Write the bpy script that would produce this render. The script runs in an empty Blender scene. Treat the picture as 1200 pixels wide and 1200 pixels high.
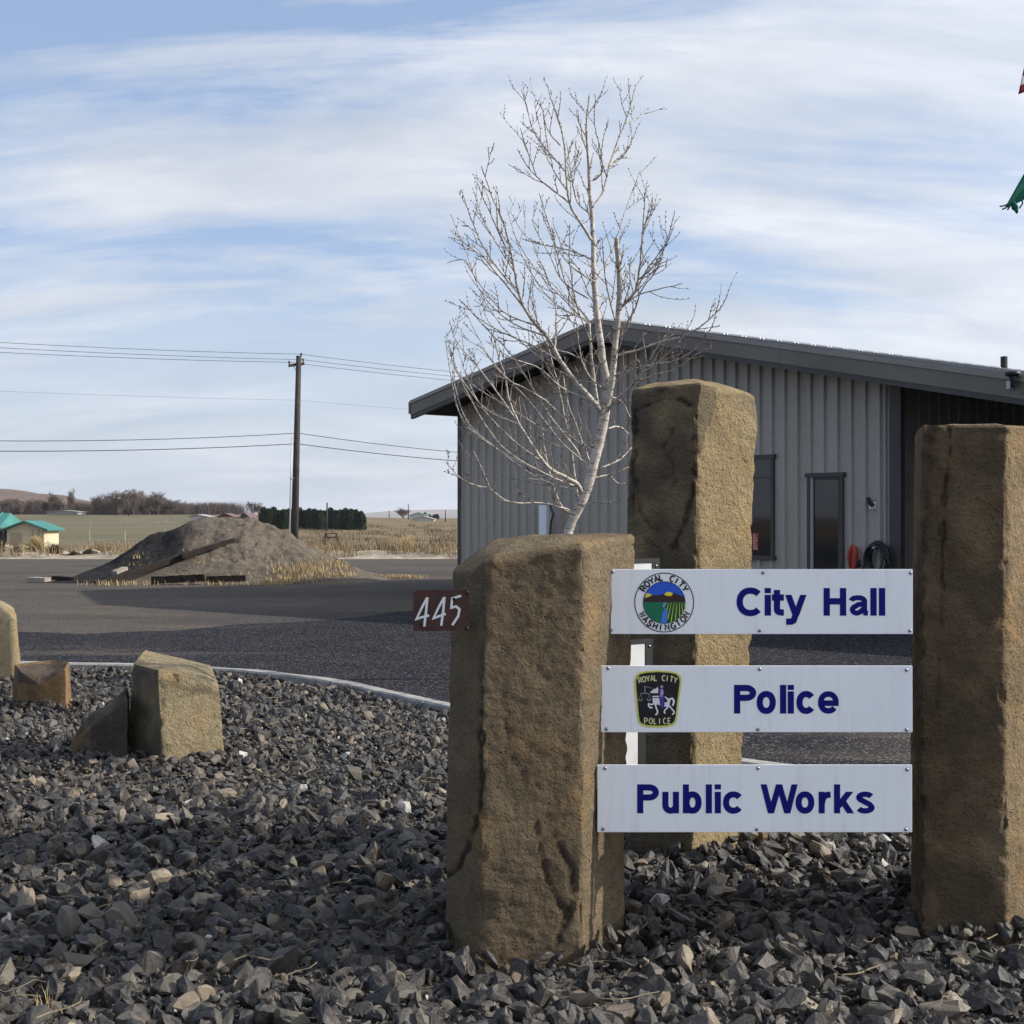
import bpy, bmesh, math, random
import numpy as np
from mathutils import Vector, noise, Matrix
random.seed(7); rng = np.random.default_rng(7)
R = math.radians
S = bpy.context.scene
COL = S.collection
# ------------------------------------------------------------------ camera
F = 1620.0; H = 1.6; HZ = 606.0
cam_d = bpy.data.cameras.new('camera'); cam = bpy.data.objects.new('camera', cam_d); COL.objects.link(cam)
cam.location = (0, 0, H); cam.rotation_euler = (R(90) + math.atan(6 / F), 0, 0)
cam_d.sensor_width = 36; cam_d.lens = 36 * F / 1200; cam_d.clip_end = 30000; cam_d.clip_start = .05
S.camera = cam
S.view_settings.view_transform = 'Standard'; S.view_settings.look = 'None'
S.view_settings.gamma = 1; S.view_settings.use_curve_mapping = False
S.view_settings.exposure = 0.5
# ------------------------------------------------------------------ sun
SUN_EL = 30.0
sun_dir = Vector((1.0, 0.035, 0)).normalized()
az = math.atan2(sun_dir.x, sun_dir.y)            # from +Y towards +X
to_sun = Vector((sun_dir.x * math.cos(R(SUN_EL)), sun_dir.y * math.cos(R(SUN_EL)), math.sin(R(SUN_EL))))
sd = bpy.data.lights.new('sun', 'SUN'); sun = bpy.data.objects.new('sun', sd); COL.objects.link(sun)
sd.energy = 4.4; sd.angle = R(0.6); sd.color = (1, .93, .82)
sun.rotation_euler = (-to_sun).to_track_quat('-Z', 'Y').to_euler(); sun.location = (30, 0, 30)
# ------------------------------------------------------------------ sky
world = bpy.data.worlds.new('World'); S.world = world; world.use_nodes = True
nt = world.node_tree; nt.nodes.clear()
def N(t, typ, **kw):
    n = t.nodes.new(typ)
    for k, v in kw.items(): setattr(n, k, v)
    return n
def L(t, a, b): t.links.new(a, b)
def mth(t, op, a, b=None, c=None, clamp=False):
    n = N(t, 'ShaderNodeMath', operation=op); n.use_clamp = clamp
    for i, v in enumerate((a, b, c)):
        if v is None: continue
        if isinstance(v, (int, float)): n.inputs[i].default_value = v
        else: L(t, v, n.inputs[i])
    return n.outputs[0]
def noi(t, vec, scale, detail=4, rough=.5, dist=0.0, dim='3D'):
    n = N(t, 'ShaderNodeTexNoise', noise_dimensions=dim)
    n.inputs['Scale'].default_value = scale; n.inputs['Detail'].default_value = detail
    n.inputs['Roughness'].default_value = rough; n.inputs['Distortion'].default_value = dist
    if vec is not None: L(t, vec, n.inputs['Vector'])
    return n.outputs[0]
def ramp(t, fac, *stops):
    n = N(t, 'ShaderNodeValToRGB'); r = n.color_ramp
    while len(r.elements) < len(stops): r.elements.new(.5)
    for e, (p, c) in zip(r.elements, stops):
        e.position = p; e.color = (c, c, c, 1) if isinstance(c, (int, float)) else (*c, 1)
    if fac is not None: L(t, fac, n.inputs[0])
    return n.outputs[0]
def mix(t, fac, a, b, mode='MIX'):
    n = N(t, 'ShaderNodeMix', data_type='RGBA', blend_type=mode)
    for k, v in ((0, fac), (6, a), (7, b)):
        if isinstance(v, (int, float)): n.inputs[k].default_value = v if k == 0 else (v, v, v, 1)
        elif isinstance(v, tuple): n.inputs[k].default_value = (*v, 1)
        else: L(t, v, n.inputs[k])
    return n.outputs[2]
sky = N(nt, 'ShaderNodeTexSky', sky_type='NISHITA'); sky.sun_disc = False
sky.sun_elevation = R(SUN_EL); sky.sun_rotation = az; sky.altitude = 300; sky.dust_density = 1.2; sky.air_density = 1.0; sky.ozone_density = 1.5
tc = N(nt, 'ShaderNodeTexCoord'); sep = N(nt, 'ShaderNodeSeparateXYZ'); L(nt, tc.outputs['Generated'], sep.inputs[0])
zc = mth(nt, 'MAXIMUM', sep.outputs[2], 0.0)
den = mth(nt, 'ADD', zc, 0.34)
cx = mth(nt, 'DIVIDE', sep.outputs[0], den); cy = mth(nt, 'DIVIDE', sep.outputs[1], den)
cmb = N(nt, 'ShaderNodeCombineXYZ'); L(nt, cx, cmb.inputs[0]); L(nt, cy, cmb.inputs[1])
def smap(rot, sc, loc=(0, 0, 0)):
    m_ = N(nt, 'ShaderNodeMapping'); L(nt, cmb.outputs[0], m_.inputs[0])
    m_.inputs['Rotation'].default_value = (0, 0, R(rot)); m_.inputs['Scale'].default_value = (*sc, 1); m_.inputs['Location'].default_value = loc; return m_.outputs[0]
big = noi(nt, smap(-48, (1.0, 1.9), (2.3, .4, 0)), 1.05, 5, .52, .5)          # broad veils
fib = noi(nt, smap(-55, (1.3, 7.0), (1.0, 5.0, 0)), 1.25, 8, .62, .55)         # combed cirrus fibres
fib2 = noi(nt, smap(-78, (1.2, 5.0), (8.0, 1.0, 0)), 1.3, 8, .64, .7)
puf = noi(nt, smap(10, (3, 5.0), (7, 2, 0)), 2.0, 8, .66, .4)
cl = mth(nt, 'ADD', mth(nt, 'MULTIPLY', big, .95), mth(nt, 'ADD', mth(nt, 'MULTIPLY', fib, .62), mth(nt, 'ADD', mth(nt, 'MULTIPLY', fib2, .44), mth(nt, 'MULTIPLY', puf, .22))))
cl = mth(nt, 'ADD', cl, mth(nt, 'MULTIPLY', sep.outputs[0], .30))           # the veil thickens towards the sun
cov = ramp(nt, mth(nt, 'SUBTRACT', cl, .585), (.34, .02), (.49, .60), (.62, .97))
low = ramp(nt, zc, (0, .92), (.10, .55), (.2, 0.0))
cov2 = mth(nt, 'MAXIMUM', cov, low)
thick = noi(nt, smap(-60, (1.4, 3.6), (4, 4, 0)), 1.6, 6, .6, .4)
ccol = mix(nt, ramp(nt, thick, (.35, 0.0), (.65, 1.0)), (4.3, 4.7, 5.35), (5.9, 6.1, 6.6))
dv = N(nt, 'ShaderNodeVectorMath', operation='DOT_PRODUCT'); L(nt, tc.outputs['Generated'], dv.inputs[0]); dv.inputs[1].default_value = to_sun
aur = mth(nt, 'ADD', 1.0, mth(nt, 'MULTIPLY', mth(nt, 'POWER', mth(nt, 'MAXIMUM', dv.outputs['Value'], 0.0), 3.0), 1.6))
cx3 = N(nt, 'ShaderNodeVectorMath', operation='SCALE'); L(nt, ccol, cx3.inputs[0]); L(nt, aur, cx3.inputs['Scale']); ccol = cx3.outputs[0]   # bright veil round the sun
base = mix(nt, .45, mix(nt, 1.0, sky.outputs[0], (1.0, 1.0, 1.1), 'MULTIPLY'), (3.3, 4.4, 6.3))
out = mix(nt, cov2, base, ccol)
bg = N(nt, 'ShaderNodeBackground'); L(nt, out, bg.inputs[0]); bg.inputs[1].default_value = .10
wo = N(nt, 'ShaderNodeOutputWorld'); L(nt, bg.outputs[0], wo.inputs[0])

# ------------------------------------------------------------------ helpers
def U(px, py, Z): return Vector(((px - 600) / F * Z, Z, H + (HZ - py) / F * Z))
def G(px, py):                                    # a point on the level ground
    Z = H * F / (py - HZ); return Vector(((px - 600) / F * Z, Z, 0))
def ground_z(x, y):
    if y < 35: z = 0.0
    elif y < 100: z = -1.0 * (y - 35) / 65
    else:
        k = min(1.0, (y - 100) / 260)
        far = 2.3 - 1.5 * min(1, max(0, (x / max(y, 1) + .20) / .16))
        z = -1.0 + (far + 1.0) * k * k * (3 - 2 * k)
    return z
def mat(name, col=None, rough=.8, spec=.3, metal=0.0, build=None, bump=None):
    m = bpy.data.materials.new(name); m.use_nodes = True; t = m.node_tree
    b = t.nodes['Principled BSDF']
    b.inputs['Roughness'].default_value = rough; b.inputs['Specular IOR Level'].default_value = spec; b.inputs['Metallic'].default_value = metal
    if col: b.inputs['Base Color'].default_value = (*col, 1)
    if build: build(t, b)
    return m
def objc(t): return N(t, 'ShaderNodeTexCoord').outputs['Object']
def geo(t): return N(t, 'ShaderNodeNewGeometry').outputs['Position']
def attr(t, name): 
    n = N(t, 'ShaderNodeAttribute'); n.attribute_name = name; return n
def bump(t, b, h, strength=.5, dist=.02):
    n = N(t, 'ShaderNodeBump'); n.inputs['Strength'].default_value = strength; n.inputs['Distance'].default_value = dist
    L(t, h, n.inputs['Height']); L(t, n.outputs[0], b.inputs['Normal'])
def varied(name, c1, c2, scale=6, rough=.8, spec=.3, metal=0, bs=.2, bd=.005, bscale=60, detail=5):
    def bl(t, b):
        v = geo(t)
        L(t, mix(t, ramp(t, noi(t, v, scale, detail, .6), (.3, 0.0), (.7, 1.0)), c1, c2), b.inputs['Base Color'])
        if bs: bump(t, b, noi(t, v, bscale, 4, .6), bs, bd)
    return mat(name, None, rough, spec, metal, bl)

class MB:
    def __init__(s): s.v = []; s.f = []; s.m = []
    def add(s, vs, fs, mi=0):
        o = len(s.v); s.v += [tuple(v) for v in vs]; s.f += [tuple(i + o for i in f) for f in fs]; s.m += [mi] * len(fs)
    def box(s, lo, hi, mi=0, M=None):
        x0, y0, z0 = lo; x1, y1, z1 = hi
        vs = [Vector(p) for p in ((x0,y0,z0),(x1,y0,z0),(x1,y1,z0),(x0,y1,z0),(x0,y0,z1),(x1,y0,z1),(x1,y1,z1),(x0,y1,z1))]
        if M: vs = [M @ v for v in vs]
        s.add(vs, [(0,3,2,1),(4,5,6,7),(0,1,5,4),(1,2,6,5),(2,3,7,6),(3,0,4,7)], mi)
    def tube(s, pts, rad, n=6, mi=0, cap=True):
        pts = [Vector(p) for p in pts]; k = len(pts)
        if isinstance(rad, (int, float)): rad = [rad] * k
        vs = []; up = Vector((0, 0, 1)); prev = None
        for i, p in enumerate(pts):
            d = (pts[min(i+1, k-1)] - pts[max(i-1, 0)])
            d = d.normalized() if d.length > 1e-9 else up
            a = prev if prev is not None else (Vector((1, 0, 0)) if abs(d.z) > .7 else up)
            a = (a - d * a.dot(d))
            a = a.normalized() if a.length > 1e-6 else d.orthogonal().normalized()
            prev = a; b = d.cross(a)
            for j in range(n):
                t = 2 * math.pi * j / n
                vs.append(p + (a * math.cos(t) + b * math.sin(t)) * rad[i])
        fs = [(i*n+j, i*n+(j+1) % n, (i+1)*n+(j+1) % n, (i+1)*n+j) for i in range(k-1) for j in range(n)]
        if cap: fs += [tuple(range(n))[::-1], tuple((k-1)*n+j for j in range(n))]
        s.add(vs, fs, mi)
    def prism(s, poly, d, M=None, mi=0):           # poly in XZ, thickness along -Y from 0 to -d
        n = len(poly)
        vs = [Vector((x, 0, z)) for x, z in poly] + [Vector((x, -d, z)) for x, z in poly]
        if M: vs = [M @ v for v in vs]
        ar = sum(poly[i][0]*poly[(i+1) % n][1] - poly[(i+1) % n][0]*poly[i][1] for i in range(n))
        a, b = tuple(range(n)), tuple(range(n, 2*n))
        if ar < 0: a, b = a, b[::-1]; a = tuple(a)
        fs = ([a[::-1], b] if ar > 0 else [a, b])
        fs += [(i, (i+1) % n, n+(i+1) % n, n+i) for i in range(n)]
        s.add(vs, fs, mi)
    def build(s, name, mats, parent=None, smooth=False):
        me = bpy.data.meshes.new(name); me.from_pydata(s.v, [], s.f)
        for m in (mats if isinstance(mats, (list, tuple)) else [mats]): me.materials.append(m)
        me.polygons.foreach_set('material_index', s.m)
        if smooth: me.polygons.foreach_set('use_smooth', [True] * len(s.f))
        me.validate(); me.update()
        return link(name, me, parent)
def link(name, me, parent=None):
    o = bpy.data.objects.new(name, me); COL.objects.link(o)
    if parent: o.parent = parent
    return o
def empty(name, loc=(0, 0, 0), rz=0.0):
    o = bpy.data.objects.new(name, None); COL.objects.link(o); o.location = loc; o.rotation_euler = (0, 0, rz); o.empty_display_size = .2
    return o
def tag(o, label=None, cat=None, group=None, kind=None):
    if label: o['label'] = label
    if cat: o['category'] = cat
    if group: o['group'] = group
    if kind: o['kind'] = kind
    return o
def keep(o, root):                                  # parts made in world coordinates under an Empty at the thing's base
    bpy_m = root.matrix_basis.inverted(); o.matrix_parent_inverse = bpy_m; return o
def fbm(p, o=4): return noise.fractal(p, 1.0, 2.0, o)

# ------------------------------------------------------------------ materials
def stone_mat(name, c_lo, c_hi, c_rind, pit=1.0, orange=0.0):
    def bl(t, b):
        v = geo(t)
        big = noi(t, v, 2.2, 5, .6, .3); mid = noi(t, v, 13, 6, .65); fine = noi(t, v, 95, 5, .7)
        c = mix(t, ramp(t, big, (.32, 0.0), (.68, 1.0)), c_lo, c_hi)
        c = mix(t, mth(t, 'MULTIPLY', ramp(t, mid, (.45, 0.0), (.75, 1.0)), .55), c, tuple(x * .55 for x in c_lo))
        c = mix(t, mth(t, 'MULTIPLY', ramp(t, noi(t, v, 5, 4, .6), (.52, 0.0), (.7, 1.0)), .5), c, (.34, .21, .09))
        c = mix(t, mth(t, 'MULTIPLY', ramp(t, fine, (.35, 1.0), (.55, 0.0)), .45), c, (.05, .04, .03))
        vor = N(t, 'ShaderNodeTexVoronoi'); vor.inputs['Scale'].default_value = 55; L(t, v, vor.inputs['Vector'])
        pits = ramp(t, vor.outputs['Distance'], (.10, 1.0), (.30, 0.0))
        pits = mth(t, 'MULTIPLY', pits, ramp(t, noi(t, v, 20, 2), (.5, 0.0), (.58, 1.0)))
        c = mix(t, mth(t, 'MULTIPLY', pits, .6), c, (.03, .025, .02))
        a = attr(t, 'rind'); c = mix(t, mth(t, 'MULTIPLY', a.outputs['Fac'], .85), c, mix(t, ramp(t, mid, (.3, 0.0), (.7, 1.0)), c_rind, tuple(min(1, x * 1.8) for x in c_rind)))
        a = attr(t, 'stain'); c = mix(t, mth(t, 'MULTIPLY', a.outputs['Fac'], .97), c, (.016, .010, .008))
        L(t, c, b.inputs['Base Color'])
        hh = mth(t, 'ADD', mth(t, 'MULTIPLY', mid, .35), mth(t, 'SUBTRACT', mth(t, 'ADD', mth(t, 'MULTIPLY', noi(t, v, 75, 5, .7), .8), mth(t, 'MULTIPLY', noi(t, v, 30, 3, .5), .7)), mth(t, 'MULTIPLY', pits, .35)))
        bump(t, b, hh, 1.0, .020 * pit)
    return mat(name, None, .92, .2, 0, bl)
M_col_l = stone_mat('weathered_tan_basalt', (.135, .102, .062), (.240, .188, .118), (.070, .050, .032))
M_col_m = stone_mat('pale_tan_basalt', (.27, .205, .112), (.40, .315, .178), (.060, .049, .039), 1.3)
M_col_r = stone_mat('brown_basalt', (.17, .122, .068), (.30, .225, .130), (.045, .032, .022))
M_bould = stone_mat('sandy_basalt', (.24, .195, .115), (.32, .265, .165), (.050, .045, .036))
M_bdark = stone_mat('dark_basalt', (.045, .040, .034), (.085, .075, .062), (.075, .070, .085))
M_borng = stone_mat('rusty_basalt', (.15, .10, .055), (.29, .175, .085), (.05, .04, .035))
def grav(t, b):
    a = attr(t, 'tone'); v = geo(t)
    c = ramp(t, a.outputs['Fac'], (0, (.008, .007, .008)), (.40, (.020, .018, .018)), (.72, (.040, .036, .032)), (.89, (.095, .082, .064)), (.965, (.17, .13, .09)), (.985, (.20, .17, .12)), (1, (.40, .38, .35)))
    c = mix(t, mth(t, 'MULTIPLY', ramp(t, noi(t, v, 45, 4, .6), (.45, 0.0), (.7, 1.0)), .5), c, (.105, .092, .075))
    c = mix(t, ramp(t, noi(t, v, 22, 5, .7), (.69, 0.0), (.72, .8)), c, (.40, .37, .34))
    L(t, c, b.inputs['Base Color']); bump(t, b, noi(t, v, 90, 4, .6), .5, .006)
M_grav = mat('crushed_basalt', None, .62, .45, 0, grav)
def bed(t, b):
    v = geo(t)
    c = mix(t, ramp(t, noi(t, v, 18, 4, .6), (.35, 0.0), (.65, 1.0)), (.012, .011, .010), (.035, .030, .025)); L(t, c, b.inputs['Base Color'])
M_bed = mat('bed_soil', None, 1, .1, 0, bed)
def asphalt_f(base1, base2, dust, dustcol, speck):
    def bl(t, b):
        v = geo(t)
        mpn = N(t, 'ShaderNodeMapping'); L(t, v, mpn.inputs[0]); mpn.inputs['Scale'].default_value = (.35, 1, 1); mpn.inputs['Rotation'].default_value = (0, 0, R(-14))
        c = mix(t, ramp(t, noi(t, v, 1.1, 5, .6), (.3, 0.0), (.7, 1.0)), base1, base2)
        d = ramp(t, noi(t, mpn.outputs[0], .35, 6, .62, .6), (.5 - dust, 0.0), (.62 - dust * .4, 1.0))
        d2 = ramp(t, noi(t, mpn.outputs[0], 2.4, 5, .65), (.3, .35), (.7, 1.0))
        c = mix(t, mth(t, 'MULTIPLY', mth(t, 'MULTIPLY', d, d2), .85), c, dustcol)
        vor = N(t, 'ShaderNodeTexVoronoi'); vor.inputs['Scale'].default_value = 42; L(t, v, vor.inputs['Vector'])
        cc = N(t, 'ShaderNodeSeparateColor'); L(t, vor.outputs['Color'], cc.inputs[0])
        sp = mth(t, 'MULTIPLY', ramp(t, cc.outputs[0], (.55, 0.0), (1.0, 1.0)), ramp(t, vor.outputs['Distance'], (.2, 1.0), (.55, 0.0)))
        c = mix(t, mth(t, 'MULTIPLY', sp, speck), c, (.30, .28, .27))
        c = mix(t, mth(t, 'MULTIPLY', ramp(t, cc.outputs[1], (.5, 0.0), (.9, 1.0)), .45), c, (.012, .012, .014))
        L(t, c, b.inputs['Base Color']); bump(t, b, vor.outputs['Distance'], .7, .012)
    return bl
M_lot = mat('dusty_asphalt', None, 1.0, .08, 0, asphalt_f((.044, .042, .043), (.070, .064, .060), .14, (.125, .102, .078), .5))
M_dark = mat('sealed_asphalt', None, 1.0, .08, 0, asphalt_f((.010, .0105, .0145), (.021, .021, .027), -.05, (.085, .072, .060), .75))
M_kerb = varied('kerb_concrete', (.17, .165, .155), (.36, .35, .33), 9, .9, .2, bs=.4, bscale=40)
def field(t, b):
    v = geo(t); s = N(t, 'ShaderNodeSeparateXYZ'); L(t, v, s.inputs[0])
    dry = mix(t, ramp(t, noi(t, v, .12, 6, .65), (.3, 0.0), (.7, 1.0)), (.115, .085, .050), (.235, .180, .105))
    dry = mix(t, ramp(t, noi(t, v, .7, 6, .7), (.52, 0.0), (.66, .8)), dry, (.065, .045, .030))
    grn = mix(t, ramp(t, noi(t, v, .05, 5, .6), (.3, 0.0), (.7, 1.0)), (.115, .104, .062), (.155, .134, .086))
    ratio = mth(t, 'DIVIDE', s.outputs[0], mth(t, 'MAXIMUM', s.outputs[1], 1.0))
    edge = mth(t, 'ADD', ratio, mth(t, 'MULTIPLY', mth(t, 'SUBTRACT', noi(t, v, .03, 3), .5), .10))
    left = ramp(t, mth(t, 'MULTIPLY', mth(t, 'ADD', edge, .5), 1.0), (.27, 1.0), (.31, 0.0))
    farr = ramp(t, mth(t, 'DIVIDE', s.outputs[1], 1000.0), (.112, 0.0), (.135, 1.0), (.40, 1.0), (.43, 0.0))
    L(t, mix(t, mth(t, 'MULTIPLY', left, farr), dry, grn), b.inputs['Base Color'])
    bump(t, b, noi(t, v, 1.5, 6, .7), 1, .25)
M_field = mat('dry_field', None, 1, .1, 0, field)
M_hill = varied('hill_soil', (.10, .066, .048), (.150, .105, .075), .004, 1, .1, bs=.6, bd=6, bscale=.02)
M_hillf = varied('far_hill_soil', (.16, .13, .11), (.26, .22, .19), .0015, 1, .1, bs=.5, bd=25, bscale=.004)
M_mound = None
def mound_m(t, b):
    v = geo(t); a = attr(t, 'dark')
    dirt = mix(t, ramp(t, noi(t, v, 2.2, 6, .7), (.3, 0.0), (.7, 1.0)), (.110, .092, .072), (.205, .172, .138))
    blk = mix(t, ramp(t, noi(t, v, 6, 6, .7), (.3, 0.0), (.7, 1.0)), (.014, .013, .015), (.036, .033, .032))
    dirt = mix(t, ramp(t, noi(t, v, 9, 5, .7), (.55, 0.0), (.68, .8)), dirt, (.045, .036, .030))
    L(t, mix(t, a.outputs['Fac'], dirt, blk), b.inputs['Base Color']); bump(t, b, noi(t, v, 9, 6, .75), 1, .12)
M_mound = mat('asphalt_and_dirt_heap', None, .97, .15, 0, mound_m)
M_berm = varied('pale_gravel_berm', (.20, .165, .12), (.40, .35, .28), 1.4, 1, .1, bs=1, bd=.12, bscale=3)
M_straw = varied('dry_straw', (.30, .22, .11), (.46, .36, .20), 5, .9, .2, bs=0)
M_timber = varied('old_timber', (.012, .010, .009), (.032, .024, .019), 5, .9, .2, bs=.6, bscale=14, bd=.02)
M_timberp = varied('grey_board', (.22, .19, .16), (.32, .28, .24), 5, .9, .2, bs=.3)
M_pole = varied('creosote_pole', (.030, .027, .027), (.062, .052, .046), 3, .85, .25, bs=.5, bscale=12, bd=.01)
M_galv = varied('galvanised', (.38, .39, .40), (.52, .53, .54), 3, .5, .5, .4, bs=0)
M_wire = mat('wire', (.05, .05, .06), .6, .3)
M_ins = mat('insulator', (.05, .045, .05), .3, .5)
def wallm(t, b):
    v = geo(t); mpn = N(t, 'ShaderNodeMapping'); L(t, v, mpn.inputs[0]); mpn.inputs['Scale'].default_value = (1, 1, .12)
    c = mix(t, ramp(t, noi(t, mpn.outputs[0], 1.8, 6, .65), (.3, 0.0), (.72, 1.0)), (.365, .330, .285), (.44, .40, .35))
    c = mix(t, mth(t, 'MULTIPLY', ramp(t, noi(t, v, 9, 6, .7), (.5, 0.0), (.8, 1.0)), .35), c, (.13, .12, .105))
    L(t, c, b.inputs['Base Color']); bump(t, b, noi(t, v, 3, 3, .5), .15, .02)
M_wall = mat('grey_wall_steel', None, .55, .35, .15, wallm)
M_wallb = varied('brown_wall_steel', (.19, .17, .15), (.26, .235, .21), 2, .7, .3, bs=.1)
M_trim = varied('dark_trim_steel', (.048, .044, .040), (.072, .066, .060), 1.2, .5, .4, .2, bs=.1)
M_fascia = varied('bronze_fascia', (.125, .105, .086), (.165, .142, .118), .8, .45, .4, .2, bs=.1, bd=.01, bscale=2)
M_lip = varied('roof_edge_trim', (.20, .18, .155), (.26, .235, .205), .9, .45, .4, .2, bs=.05)
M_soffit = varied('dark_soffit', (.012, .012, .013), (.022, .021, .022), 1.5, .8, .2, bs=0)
M_roof = varied('roof_steel', (.12, .125, .13), (.17, .17, .175), .8, .45, .4, .3, bs=.1)
M_screw = mat('bright_screw', (.75, .75, .75), .25, .6, .8)
M_glass = mat('window_glass', (.010, .011, .013), .04, .6)
M_jamb = mat('pale_jamb', (.30, .30, .31), .5, .4)
M_red = varied('red_plastic', (.36, .035, .02), (.46, .06, .035), 5, .5, .4, bs=0)
M_hose = mat('black_hose', (.018, .020, .026), .42, .45)
M_white = varied('white_paint', (.74, .76, .80), (.80, .82, .86), 3, .4, .4, bs=.05)
def signm(t, b):
    v = geo(t)
    c = mix(t, ramp(t, noi(t, v, 2.5, 5, .6), (.3, 0.0), (.7, 1.0)), (.86, .88, .93), (.91, .93, .96))
    c = mix(t, mth(t, 'MULTIPLY', ramp(t, noi(t, v, 70, 3, .6), (.68, 0.0), (.78, 1.0)), .35), c, (.45, .43, .42))
    ms = N(t, 'ShaderNodeMapping'); L(t, v, ms.inputs[0]); ms.inputs['Scale'].default_value = (1, 1, .10)
    c = mix(t, mth(t, 'MULTIPLY', ramp(t, noi(t, ms.outputs[0], 30, 5, .7), (.52, 0.0), (.75, 1.0)), .28), c, (.52, .50, .46))
    L(t, c, b.inputs['Base Color'])
M_sign = mat('sign_face', None, .38, .45, 0, signm)
M_navy = mat('navy_vinyl', (.007, .009, .165), .65, .12)
M_black = mat('black_vinyl', (.008, .008, .010), .4, .4)
M_backp = varied('aged_white_panel', (.50, .51, .53), (.60, .61, .63), 12, .5, .3, bs=.1)
M_frame = mat('black_frame', (.012, .012, .014), .5, .4)
M_bolt = mat('bolt_steel', (.30, .30, .31), .35, .6, .9)
M_plate = varied('rust_brown_plate', (.040, .022, .020), (.085, .038, .030), 14, .7, .3, bs=.2, bscale=90)
M_num = mat('white_number', (.74, .75, .76), .5, .4)
FLAT = {}
def flat(name, c):
    if name not in FLAT: FLAT[name] = mat(name, c, .45, .35)
    return FLAT[name]
def barkm(t, b):
    v = geo(t); mpn = N(t, 'ShaderNodeMapping'); L(t, v, mpn.inputs[0]); mpn.inputs['Scale'].default_value = (1, 1, 3.5)
    c = mix(t, ramp(t, noi(t, mpn.outputs[0], 9, 5, .6), (.35, 0.0), (.65, 1.0)), (.32, .28, .24), (.53, .485, .43))
    c = mix(t, ramp(t, noi(t, mpn.outputs[0], 26, 4, .6), (.56, 0.0), (.62, .9)), c, (.07, .055, .045))
    L(t, c, b.inputs['Base Color']); bump(t, b, noi(t, mpn.outputs[0], 40, 4), .5, .004)
M_bark = mat('pale_birch_bark', None, .8, .25, 0, barkm)
M_twig = varied('twig_bark', (.15, .12, .10), (.32, .28, .235), 8, .8, .2, bs=0)
M_bud = mat('bud', (.07, .045, .035), .7, .3)
M_far = varied('far_bark', (.10, .075, .062), (.17, .13, .11), .5, 1, .1, bs=0)
M_ever = varied('evergreen', (.012, .020, .011), (.030, .042, .022), .6, 1, .1, bs=0)
M_teal = varied('teal_roof', (.02, .13, .115), (.04, .19, .165), 1, .5, .4, bs=0)
M_shed = varied('cream_wall', (.44, .40, .27), (.52, .47, .33), 2, .8, .2, bs=0)
M_sdoor = mat('tan_door', (.36, .28, .19), .7, .3)
M_brown = varied('rusty_brown', (.05, .028, .018), (.10, .05, .03), 4, .8, .2, bs=0)
M_fred = mat('flag_red', (.19, .022, .035), .85, .1); M_fwhite = mat('flag_white', (.66, .62, .64), .85, .1); M_fblue = mat('flag_blue', (.02, .03, .12), .85, .1)
M_fgreen = varied('flag_green', (.010, .085, .060), (.018, .125, .090), 6, .85, .1, bs=.2, bscale=300, bd=.001)

# ------------------------------------------------------------------ ground
def sheet(name, xs, ys, zf, m, kind='structure'):
    nx, ny = len(xs), len(ys); vs = [(x, y, zf(x, y)) for y in ys for x in xs]
    fs = [(j*nx+i, j*nx+i+1, (j+1)*nx+i+1, (j+1)*nx+i) for j in range(ny-1) for i in range(nx-1)]
    me = bpy.data.meshes.new(name); me.from_pydata(vs, [], fs); me.materials.append(m)
    me.polygons.foreach_set('use_smooth', [True] * len(fs)); o = link(name, me)
    if kind: o['kind'] = kind
    return o
ys = [-30, -10, 0, 5, 10, 20, 30, 35] + list(range(40, 160, 4)) + list(range(160, 460, 12)) + [500, 600, 800, 1200, 2000, 4000, 8000]
xs = [-5000, -1500, -600] + list(range(-400, -100, 20)) + list(range(-100, 101, 5)) + list(range(120, 401, 20)) + [600, 1500, 5000]
def field_z(x, y):
    z = ground_z(x, y) - .03
    if y > 76: z += .18 * fbm(Vector((x * .07, y * .07, 0))) * min(1, (y - 76) / 15)
    if y > 500: z -= (y - 500) * .0006
    return z
sheet('ground', xs, ys, field_z, M_field)
sheet('asphalt_lot', list(np.linspace(-70, 70, 15)), [-25, 0, 10, 20, 30, 35] + list(range(40, 73, 4)), lambda x, y: ground_z(x, y) - .016 + .0005 * 0, M_lot)
# kerb line (top centre) as X, Y
KL = [(-40, 15.0), (-12, 14.9), (-6, 14.75), (-4.6, 14.6), (-3.9, 14.52), (-3.1, 14.2), (-2.35, 13.7), (-1.6, 12.96), (-.54, 11.4), (.5, 9.95), (1.46, 8.78), (1.9, 8.40), (2.6, 7.9), (4, 7.2), (7, 6.6), (14, 6.2), (40, 6)]
def kerb_y(x):
    for (a, ya), (b, yb) in zip(KL, KL[1:]):
        if a <= x <= b: return ya + (yb - ya) * (x - a) / (b - a)
    return KL[-1][1]
def smooth_line(pts, step=.12, lo=None, hi=None):
    out = []
    P = [Vector((p[0], p[1], 0)) for p in pts]
    for i in range(len(P)-1):
        p0, p1, p2, p3 = P[max(i-1, 0)], P[i], P[i+1], P[min(i+2, len(P)-1)]
        n = max(1, int((p2-p1).length / step))
        for k in range(n):
            t = k / n
            out.append(.5*((2*p1) + (p2-p0)*t + (2*p0-5*p1+4*p2-p3)*t*t + (3*p1-p0-3*p2+p3)*t**3))
    out.append(P[-1]); return out
kp = smooth_line(KL, .25)
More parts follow.
